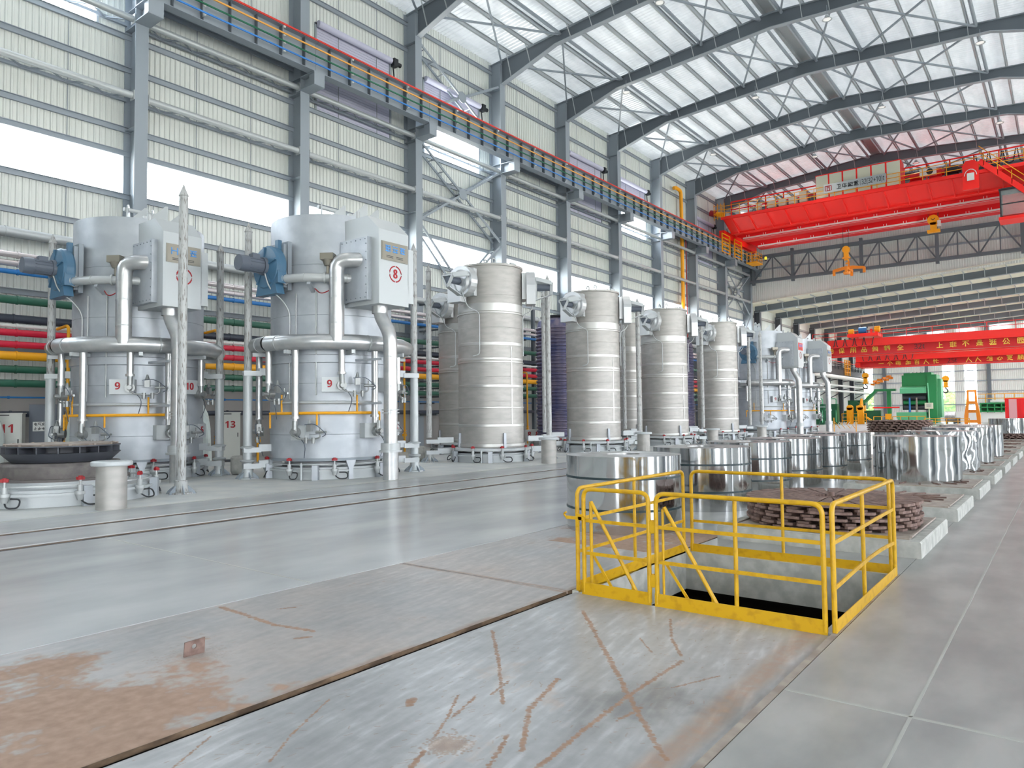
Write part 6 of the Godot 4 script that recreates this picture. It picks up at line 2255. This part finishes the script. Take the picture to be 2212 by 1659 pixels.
	m.box(Vector3(-0.55, 1.6, 1.22), Vector3(0.75, 2.6, 0.04))
	part("pale_panel", m, mat(Color(0.86, 0.62, 0.64), 0.5), rc)
	var lv := thing("leveller_line", "low green levelling line under a yellow railing, right of the upender", "machine", Vector3(-7.6, 0, -118))
	m = MB.new()
	m.box(Vector3(0, 0.7, -0.6), Vector3(4.6, 1.4, 2.0))
	part("plinth", m, M.white, lv)
	m = MB.new()
	for y in [1.5, 2.05, 2.6]:
		m.box(Vector3(0, y, 0), Vector3(4.2, 0.16, 1.2))
	for i in 6:
		m.box(Vector3(-2.0 + 0.8 * i, 2.0, 0.05), Vector3(0.14, 1.3, 1.2))
	m.box(Vector3(0, 2.0, -0.4), Vector3(4.2, 1.2, 0.4))
	part("frame", m, M.mill, lv)
	m = MB.new()
	m.cyl(Vector3(-0.9, 2.85, 0), Vector3(1.1, 2.85, 0), 0.16, 0.16, 10)
	part("white_roll", m, M.white, lv)
	railing(lv, "railing", Vector3(-2.6, 2.6, -0.8), Vector3(4.0, 2.6, -0.8), 1.3, 1.1, [0.7, 1.3], 0.1, M.gas)
	for k in 2:
		var o := thing("oil_tank", ["dark teal tank by the second hall's left wall, nearer one", "dark teal tank by the second hall's left wall, with an arched pipe"][k], "tank", Vector3(-26.0 + 1.2 * k, 0, -100.0 - 2.0 * k), 0, "teal tanks")
		m = MB.new()
		m.box(Vector3(0, 1.35, 0), Vector3(1.1, 2.7, 1.2))
		part("tank", m, M.mill_dark, o)
		m = MB.new()
		m.tube(fillet([Vector3(-0.4, 2.6, 0.4), Vector3(-0.4, 3.4, 0.4), Vector3(0.4, 3.4, 0.4), Vector3(0.4, 0.3, 0.7)], 0.2), 0.06, 8)
		part("arched_pipe", m, M.mill_light, o)

# ---------------------------------------------------------------- layout
func build_furnaces() -> void:
	var fx := -17.25
	make_bell("bell_furnace", "silver bell furnace marked with a ringed 8, nearest of the front row", Vector3(fx, 0, -13.5), "8", ["blur1", "blur2", "blur3"])
	make_bell("bell_furnace", "silver bell furnace at the left, its ring mark half hidden by a scaly post", Vector3(-21.8, 0, -10.0), "", ["H", "blur2", "blur3"])
	make_bell("bell_furnace", "small-looking far silver bell furnace just past the four bare cylinders", Vector3(fx, 0, -50.7), "", ["blur1", "blur2", "blur3"], true, M.red_line)
	make_bell("bell_furnace", "farthest silver bell furnace, last of the row before the passage", Vector3(fx, 0, -58.1), "", ["blur1", "blur2", "blur3"], true)
	var cov := make_cover("stainless cylinder cover nearest the camera, right of the furnace marked 8", Vector3(fx, 0, -20.9))
	var names := ["second stainless cylinder cover of the front row, right behind the nearest coil", "third stainless cylinder cover of the front row", "fourth stainless cylinder cover of the front row, next to the far bells"]
	for i in 3:
		again(cov, Vector3(fx, 0, -28.3 - 7.4 * i), 0, names[i], "stainless cylinder covers")
	again(cov, Vector3(-21.8, 0, -24.6), 0, "stainless cylinder cover of the back row peeking out left of the nearest one", "stainless cylinder covers")
	again(cov, Vector3(-21.8, 0, -39.6), 0, "stainless cylinder cover of the back row seen between the second and third front ones", "stainless cylinder covers")
	# ribbed inner covers, heat-tinted blue
	for k in 2:
		var t := thing("ribbed_cover", ["heat-tinted ribbed cover standing between the two nearest stainless covers", "heat-tinted ribbed cover glimpsed behind the third stainless cover"][k], "furnace cover", Vector3(-21.8, 0, [-32.2, -47.0][k]), 0, "ribbed covers in the back row")
		var m := MB.new()
		var prof: Array = [Vector2(1.15, 0.45)]
		for i in 31:
			var y := 0.55 + i * 0.19
			prof.append(Vector2(1.15, y)); prof.append(Vector2(1.22, y + 0.06)); prof.append(Vector2(1.22, y + 0.1)); prof.append(Vector2(1.15, y + 0.15))
		prof.append_array([Vector2(1.15, 6.45), Vector2(1.08, 6.72), Vector2(0.9, 6.86), Vector2(0, 6.95)])
		m.lathe(prof, 40)
		part("shell", m, M.ribbed, t)
		m = MB.new()
		m.lathe([Vector2(0.85, 6.8), Vector2(0.95, 6.95), Vector2(0.95, 7.0), Vector2(0.7, 7.0), Vector2(0.6, 6.9)], 32)
		part("top_ring", m, M.dark, t)
		m = MB.new()
		m.lathe([Vector2(1.1, 0.4), Vector2(1.5, 0.4), Vector2(1.5, 0.5), Vector2(1.15, 0.52)], 40)
		part("bottom_flange", m, M.bell_light, t)
	# bases
	var b8 := make_base("clamped ring base under the furnace marked 8", Vector3(fx, 0, -13.5), 1.72, "furnace bases")
	again(b8, Vector3(-21.8, 0, -10.0), 0.4, "clamped ring base under the left furnace", "furnace bases")
	again(b8, Vector3(fx, 0, -50.7), 0.2, "clamped ring base under the nearer far bell furnace", "furnace bases")
	again(b8, Vector3(fx, 0, -58.1), 0.2, "clamped ring base under the farthest bell furnace", "furnace bases")
	again(b8, Vector3(fx, 0, -6.3), -0.25, "open ring base at the left edge carrying a dark drum and diffuser", "furnace bases")
	var bc := make_base("clamped ring base under the nearest stainless cover", Vector3(fx, 0, -20.9), 1.42, "furnace bases")
	for i in 3:
		again(bc, Vector3(fx, 0, -28.3 - 7.4 * i), 0.15 * i, "clamped ring base under the %s stainless cover of the front row" % ["second", "third", "fourth"][i], "furnace bases")
	var bk := [-24.6, -32.2, -39.6, -47.0]
	for i in 4:
		again(bc, Vector3(-21.8, 0, bk[i]), 0.3, ["clamped ring base under the back-row cover left of the nearest one", "clamped ring base under the first ribbed cover", "clamped ring base under the back-row cover between second and third", "clamped ring base under the second ribbed cover"][i], "furnace bases")
	# drum and diffuser on the open base
	var dr := thing("base_drum", "dark brown drum sitting on the open furnace base", "drum", Vector3(fx, 0.45, -6.3))
	var m := MB.new()
	m.lathe([Vector2(0, 0), Vector2(1.3, 0), Vector2(1.3, 0.05), Vector2(1.14, 0.05), Vector2(1.14, 0.3), Vector2(1.1, 0.36), Vector2(0, 0.37)], 56)
	part("shell", m, M.drum, dr)
	var df := thing("diffuser_plate", "charcoal slotted diffuser with a pale top disc on the drum", "diffuser", Vector3(fx, 0.82, -6.3))
	m = MB.new()
	m.lathe([Vector2(0, 0), Vector2(0.93, 0), Vector2(1.1, 0.17), Vector2(1.12, 0.19), Vector2(0.6, 0.19)], 56)
	part("dish", m, M.charcoal, df)
	m = MB.new()
	m.lathe([Vector2(0.4, 0.315), Vector2(1.11, 0.32), Vector2(1.11, 0.345), Vector2(0.4, 0.345)], 56)
	m.lathe([Vector2(0.75, 0.19), Vector2(0.75, 0.33)], 40)
	part("upper_disc", m, M.charcoal, df)
	m = MB.new()
	m.lathe([Vector2(1.04, 0.345), Vector2(1.06, 0.38), Vector2(0.3, 0.385), Vector2(0, 0.35)], 56)
	part("top_disc", m, M.pad_plate, df)
	for i in 18:
		m = MB.new()
		var e := pol(i * 20.0 + 6, 1, 0)
		m.bar(e * 0.72 + Vector3(0, 0.255, 0), e * 1.1 + Vector3(0, 0.255, 0), 0.022, 0.14)
		part("fin", m, M.charcoal, df)
	for i in 14:
		m = MB.new()
		m.box(pol(i * 25.7, 1.045, 0.365), Vector3(0.05, 0.05, 0.04), deg_to_rad(i * 25.7))
		part("lug", m, M.pad_plate, df)
	# guide posts
	var B8 := Vector3(fx, 0, -13.5)
	var B7 := Vector3(-21.8, 0, -10)
	guide_post("tall scaly pointed post standing before the left furnace", Vector3(-15.98, 0, -8.28), 7.12, Vector3.ZERO, [], "guide posts beside the furnaces", 0.3)
	guide_post("scaly pointed post right of the left furnace, arms to its base", Vector3(-20.17, 0, -11.61), 7.02, B7, [0.35, 0.8, 2.95])
	guide_post("scaly pointed post at the left side of the left furnace", Vector3(-23.1, 0, -8.1), 7.1, B7, [0.35, 0.8, 2.95])
	guide_post("scaly pointed post just left of the furnace marked 8", Vector3(-18.23, 0, -11.34), 7.26, B8, [0.35, 0.8, 2.95])
	guide_post("scaly pointed post just right of the furnace marked 8", Vector3(-16.01, 0, -15.66), 7.11, B8, [0.35, 0.8, 2.95])
	var zs := [-20.9, -28.3, -35.7, -43.1]
	for i in 4:
		var c := Vector3(fx, 0, zs[i])
		guide_post("plain pointed post left of the %s front stainless cover" % ["nearest", "second", "third", "fourth"][i], c + Vector3(-1.46, 0, 1.83), 7.36, c, [0.35, 0.75], "guide posts beside the covers", 0.9)
		guide_post("plain pointed post right of the %s front stainless cover" % ["nearest", "second", "third", "fourth"][i], c + Vector3(1.3, 0, -1.95), 7.2, c, [0.35, 0.75], "guide posts beside the covers", 0.9)
	for i in 2:
		var c := Vector3(-21.8, 0, [-24.6, -32.2][i])
		guide_post("pointed post beside the back-row %s" % ["stainless cover left of the nearest one", "ribbed cover, right of it"][i], c + Vector3(1.4, 0, -1.9), 7.2, c, [0.35, 0.75], "guide posts beside the covers", 0.9)
	guide_post("pointed post in front of the far bell furnaces", Vector3(fx + 1.25, 0, -47.4), 7.1, Vector3(fx, 0, -50.7), [], "guide posts beside the covers", 0.9)
	var sx := -14.47
	var sz := [-6.14, -20.7, -27.8, -35.4, -42.8]
	for i in 5:
		flue_stub("capped steel flue stub standing " + ["before the open furnace base at the left", "in front of the nearest stainless cover", "in front of the second stainless cover", "in front of the third stainless cover", "in front of the fourth stainless cover"][i], Vector3(sx, 0, sz[i]))

func build_services() -> void:
	var x := -26.5
	wall_pipe("upper of the two silver-pink pipes high on the left wall", 7.0, x, 0.1, M.pink)
	wall_pipe("lower of the two silver-pink pipes high on the left wall", 6.72, x, 0.1, M.pink)
	wall_pipe("blue pipe below the silver-pink pair", 6.45, x, 0.08, M.blue_pipe)
	wall_pipe("dark green pipe halfway up the left wall", 5.55, x, 0.13, M.green_pipe)
	wall_pipe("dark slate pipe above the white and red ones", 4.98, x - 0.3, 0.14, M.dark_pipe)
	wall_pipe("thin white pipe above the red pair", 4.72, x, 0.06, M.white)
	wall_pipe("upper crimson pipe of the red pair", 4.5, x, 0.11, M.red_pipe)
	wall_pipe("lower crimson pipe of the red pair", 4.12, x, 0.11, M.red_pipe)
	wall_pipe("thick yellow gas main below the red pair", 3.76, x, 0.14, M.gas)
	wall_pipe("upper of the two green pipes under the gas main", 3.33, x, 0.12, M.green_pipe)
	wall_pipe("lower of the two green pipes under the gas main", 2.88, x, 0.12, M.green_pipe)
	wall_pipe("thin blue hose pipe lowest on the wall", 2.45, x - 0.6, 0.03, M.blue_pipe)
	wall_pipe("pale tube high on the wall just under the window band", 8.0, x - 1.2, 0.16, M.galv)
	wall_pipe("dark slate pipe nearest the floor", 1.9, x - 0.4, 0.1, M.dark_pipe)
	# retaining wall of grey blocks behind the pipes
	var w := struct("wall_low", "low grey plastered wall behind the pipe rack")
	var m := MB.new()
	m.span(Vector3(-28.6, 0, 10), Vector3(-28.4, 3.0, -78))
	part("plaster", m, M.block, w)
	for n in range(-1, 9):
		m = MB.new()
		m.box(Vector3(-26.9, 4.2, zn(n) - 1.5), Vector3(0.2, 8.4, 0.2))
		var c := part("rack_post", m, M.steel_dark, w)
	var pts := func(dy: float) -> Array:
		return [Vector3(-0.9, 4.2 + dy, 0), Vector3(0, 4.25 + dy, 0), Vector3(0, 0.9, 0)]
	for q in [[-25.4, -9.4, 0.5, "left of the first cabinet"], [-25.0, -14.3, 0.75, "right of the left furnace"], [-25.0, -16.0, 0.0, "left of the furnace marked 8"], [-25.2, -24.0, 0.6, "right of the furnace marked 8"], [-25.5, -34.3, 0.0, "between the nearest cover and the ribbed cover"]]:
		riser("yellow gas riser %s" % q[3], [Vector3(-0.9, 4.2 + q[2], 0), Vector3(0, 4.25 + q[2], 0), Vector3(0, 0.0, 0)], 0.05, Vector3(q[0], 0, q[1]))
	cabinet("grey control cabinet numbered 11 at the left edge", Vector3(-25.7, 0, -7.9), "11", 0.75)
	cabinet("grey control cabinet numbered 13 between the two nearest furnaces", Vector3(-26.0, 0, -15.4), "13", 0.75)
	cabinet("grey control cabinet without a number behind the posts right of furnace 8", Vector3(-25.6, 0, -22.4), "", 0.75)
	var t := thing("control_cabinet", "slate blue cabinet with a small white notice right of number 11", "cabinet", Vector3(-25.9, 0, -9.0), deg_to_rad(62))
	m = MB.new()
	m.box(Vector3(0, 1.1, 0), Vector3(0.9, 2.2, 0.4))
	part("body", m, M.motor, t)
	m = MB.new()
	m.box(Vector3(-0.1, 1.5, 0.205), Vector3(0.5, 0.3, 0.012))
	var nb := part("notice", m, M.white, t)
	m = MB.new()
	for i in 8:
		glyph(m, ["电", "气", "危", "险", "止", "步", "电", "气"][i], Vector3(-0.27 + 0.11 * (i % 4), 1.57 - 0.14 * (i / 4), 0.213), Vector3.RIGHT, Vector3.UP, 0.085, 0.012)
	part("lettering", m, M.dark, nb)
	dust_sheet("white plastic sheeting draped beside cabinet 11 at the left edge", Vector3(-25.2, 0, -7.0), 1.1, 1.95, 1)
	dust_sheet("white plastic sheeting draped behind the left furnace", Vector3(-25.3, 0, -9.9), 1.0, 2.1, 2)
	dust_sheet("pale plastic sheeting right of the left furnace, before cabinet 13", Vector3(-24.6, 0, -13.3), 0.9, 2.05, 3)
	dust_sheet("pale plastic sheeting behind furnace 8, seen at its left", Vector3(-24.6, 0, -16.9), 0.9, 2.0, 4)
	dust_sheet("pale plastic sheeting seen just right of furnace 8", Vector3(-24.2, 0, -20.6), 1.3, 2.1, 5)
	for i in 2:
		var s := thing("junction_box", "small white junction box numbered 8 low between the covers, %s one" % ["left", "right"][i], "junction box", Vector3(-24.0, 0, -32.4 - 0.75 * i), deg_to_rad(50), "numbered junction boxes")
		m = MB.new()
		m.box(Vector3(0, 0.6, 0), Vector3(0.45, 0.55, 0.25))
		m.box(Vector3(0, 0.16, 0), Vector3(0.08, 0.32, 0.08))
		part("box", m, M.white, s)
		text("8", 0.3, M.red_mark, s, Vector3(0, 0.6, 0.13), 0, "number")
	# valve pots beside the bases
	for q in [[-19.6, -13.2, "left of furnace 8"], [-19.4, -20.4, "left of the nearest cover"], [-19.3, -9.2, "right of the left furnace"]]:
		var s := thing("water_pot", "short grey pot on the floor %s" % q[2], "pot", Vector3(q[0] - 0.3, 0, q[1] + 1.0), 0, "grey pots beside the bases")
		m = MB.new()
		m.lathe([Vector2(0.3, 0.02), Vector2(0.33, 0.1), Vector2(0.33, 0.5), Vector2(0.28, 0.55), Vector2(0, 0.56)], 20)
		part("pot", m, M.concrete, s)
	# yellow downpipe on the wall
	var y := thing("downpipe", "tall yellow downpipe bending out at the roof, on the seventh wall column", "pipe", Vector3(-28.42, 3.0, -63.1))
	m = MB.new()
	m.tube(fillet([Vector3(0.0, 19.7, 1.6), Vector3(0.1, 19.8, 1.3), Vector3(0, 19.8, 0), Vector3(0, 0, 0)], 0.5), 0.17, 12)
	part("pipe", m, M.amber, y)
	m = MB.new()
	m.tube([Vector3(0.16, 17, -0.5), Vector3(0.16, 0.0, -0.5)], 0.05, 8)
	part("red_line", m, M.red_cap, y)

func build_stock() -> void:
	var L := "bright coils on the floor"
	make_coil("bright steel coil nearest the camera, behind the left of the yellow rails", Vector3(-5.38, 0, -9.66), 0.86, 1.09, [0.33, 0.78], 0.0, 1, L)
	make_coil("second bright coil of the left row, behind the yellow rails", Vector3(-5.36, 0, -12.55), 0.87, 1.09, [0.33, 0.8], 0.0, 2, L)
	make_coil("third bright coil of the left row", Vector3(-5.3, 0, -14.85), 0.83, 1.1, [0.35, 0.78], 0.0, 3, L)
	make_coil("fourth bright coil of the left row", Vector3(-5.3, 0, -17.1), 0.84, 1.1, [0.4, 0.75], 0.0, 4, L)
	make_coil("fifth bright coil of the left row", Vector3(-5.3, 0, -19.4), 0.84, 1.1, [0.35, 0.8], 0.0, 5, L)
	make_coil("sixth bright coil of the left row, with two dark straps", Vector3(-5.3, 0, -22.2), 0.84, 1.1, [0.35, 0.75], 0.0, 6, L)
	make_coil("coil of the left row that the far dark convector plates are piled on", Vector3(-5.0, 0, -29.9), 0.84, 0.92, [0.35], 0.0, 7, L)
	var Rg := "coils on the concrete pads"
	make_coil("big rippled coil on the third concrete pad", Vector3(-2.62, 0.212, -17.5), 0.83, 0.95, [], 0.0022, 11, Rg)
	make_coil("badly dented coil on the fourth concrete pad", Vector3(-2.6, 0.212, -20.75), 0.85, 0.98, [], 0.011, 12, Rg)
	make_coil("rippled coil on the fifth concrete pad", Vector3(-2.58, 0.212, -24.2), 0.87, 1.0, [], 0.005, 13, Rg)
	make_coil("coil on the sixth concrete pad with a reddish reflection", Vector3(-2.55, 0.212, -27.6), 0.87, 1.0, [], 0.002, 14, Rg)
	make_coil("coil on a pile of dark convector plates at the right edge", Vector3(-2.45, 0.5, -45.0), 0.9, 0.75, [], 0.002, 15, Rg)
	for k in 11:
		var w := ["first concrete pad, under the rusty convector pile", "second concrete pad, bare with radial ribs", "third concrete pad, under the big rippled coil", "fourth concrete pad, under the dented coil", "fifth concrete pad from the camera", "sixth concrete pad from the camera", "seventh concrete pad, empty", "eighth concrete pad, empty", "ninth concrete pad, empty", "tenth concrete pad, empty", "farthest concrete pad, under plates and a coil"]
		make_pad(w[k], -10.52 - 3.42 * k, k == 1 or k == 3 or k > 1)
	var nm := ["bottom", "second from bottom", "third from bottom", "second from top", "top"]
	var c0: Node3D
	for k in 4:
		var lab := "rusty convector plate, %s of the near pile behind the yellow rails" % ["bottom one", "second up", "third up", "topmost"][k]
		if k == 0:
			c0 = make_convector(lab, Vector3(-2.62, 0.212, -10.45), 1.1, 0.1, "rusty convector plates in the near pile")
		else:
			again(c0, Vector3(-2.62 + 0.015 * (k % 2), 0.212 + 0.086 * k, -10.45 + 0.012 * k), 0.1 + 0.07 * k, lab, "rusty convector plates in the near pile")
	var m := MB.new()
	m.cyl(Vector3(0, 0.084, 0), Vector3(0, 0.14, 0), 0.05, 0.04, 10)
	solo("centre_stub", m, M.rust, "small rusty stub at the middle of the near convector pile", "stub", Vector3(-2.6, 0.47, -10.41))
	for k in 5:
		again(c0, Vector3(-5.0, 0.925 + 0.086 * k, -29.9), 0.07 * k, "dark convector plate, %s of the pile on the hidden coil" % ["lowest", "second up", "middle", "second down", "topmost"][k], "dark convector plates piled on a coil")
	for k in 3:
		again(c0, Vector3(-2.45, 0.235 + 0.086 * k, -45.0), 0.09 * k, "dark convector plate under the coil at the right edge, %s" % ["lowest", "middle", "upper"][k], "dark convector plates at the right edge")

func build_lamps() -> void:
	M.lamp_lens = mat(Color(0.95, 0.95, 0.95), 0.4)
	M.lamp_lens.emission_enabled = true
	M.lamp_lens.emission = Color(1, 0.98, 0.94)
	M.lamp_lens.emission_energy_multiplier = 1.2
	var e := LAMP
	for n in range(-1, 9):
		var xs: Array = [-23.0, -10.1] if n % 2 == 0 else [-16.8, -3.4]
		for x in xs:
			var y := 24.0 if absf(x + 13.35) < 5 else 23.5
			lamp(Vector3(x, y, zn(n) + 0.3), e, "round high-bay lamp hung under the %s roof rafter, the %s of its pair" % [["nearest unseen", "second unseen", "third unseen", "first clearly seen", "second clearly seen", "third clearly seen", "fourth clearly seen", "fifth clearly seen", "sixth clearly seen", "last but one"][n + 1], "left" if x == xs[0] else "right"])
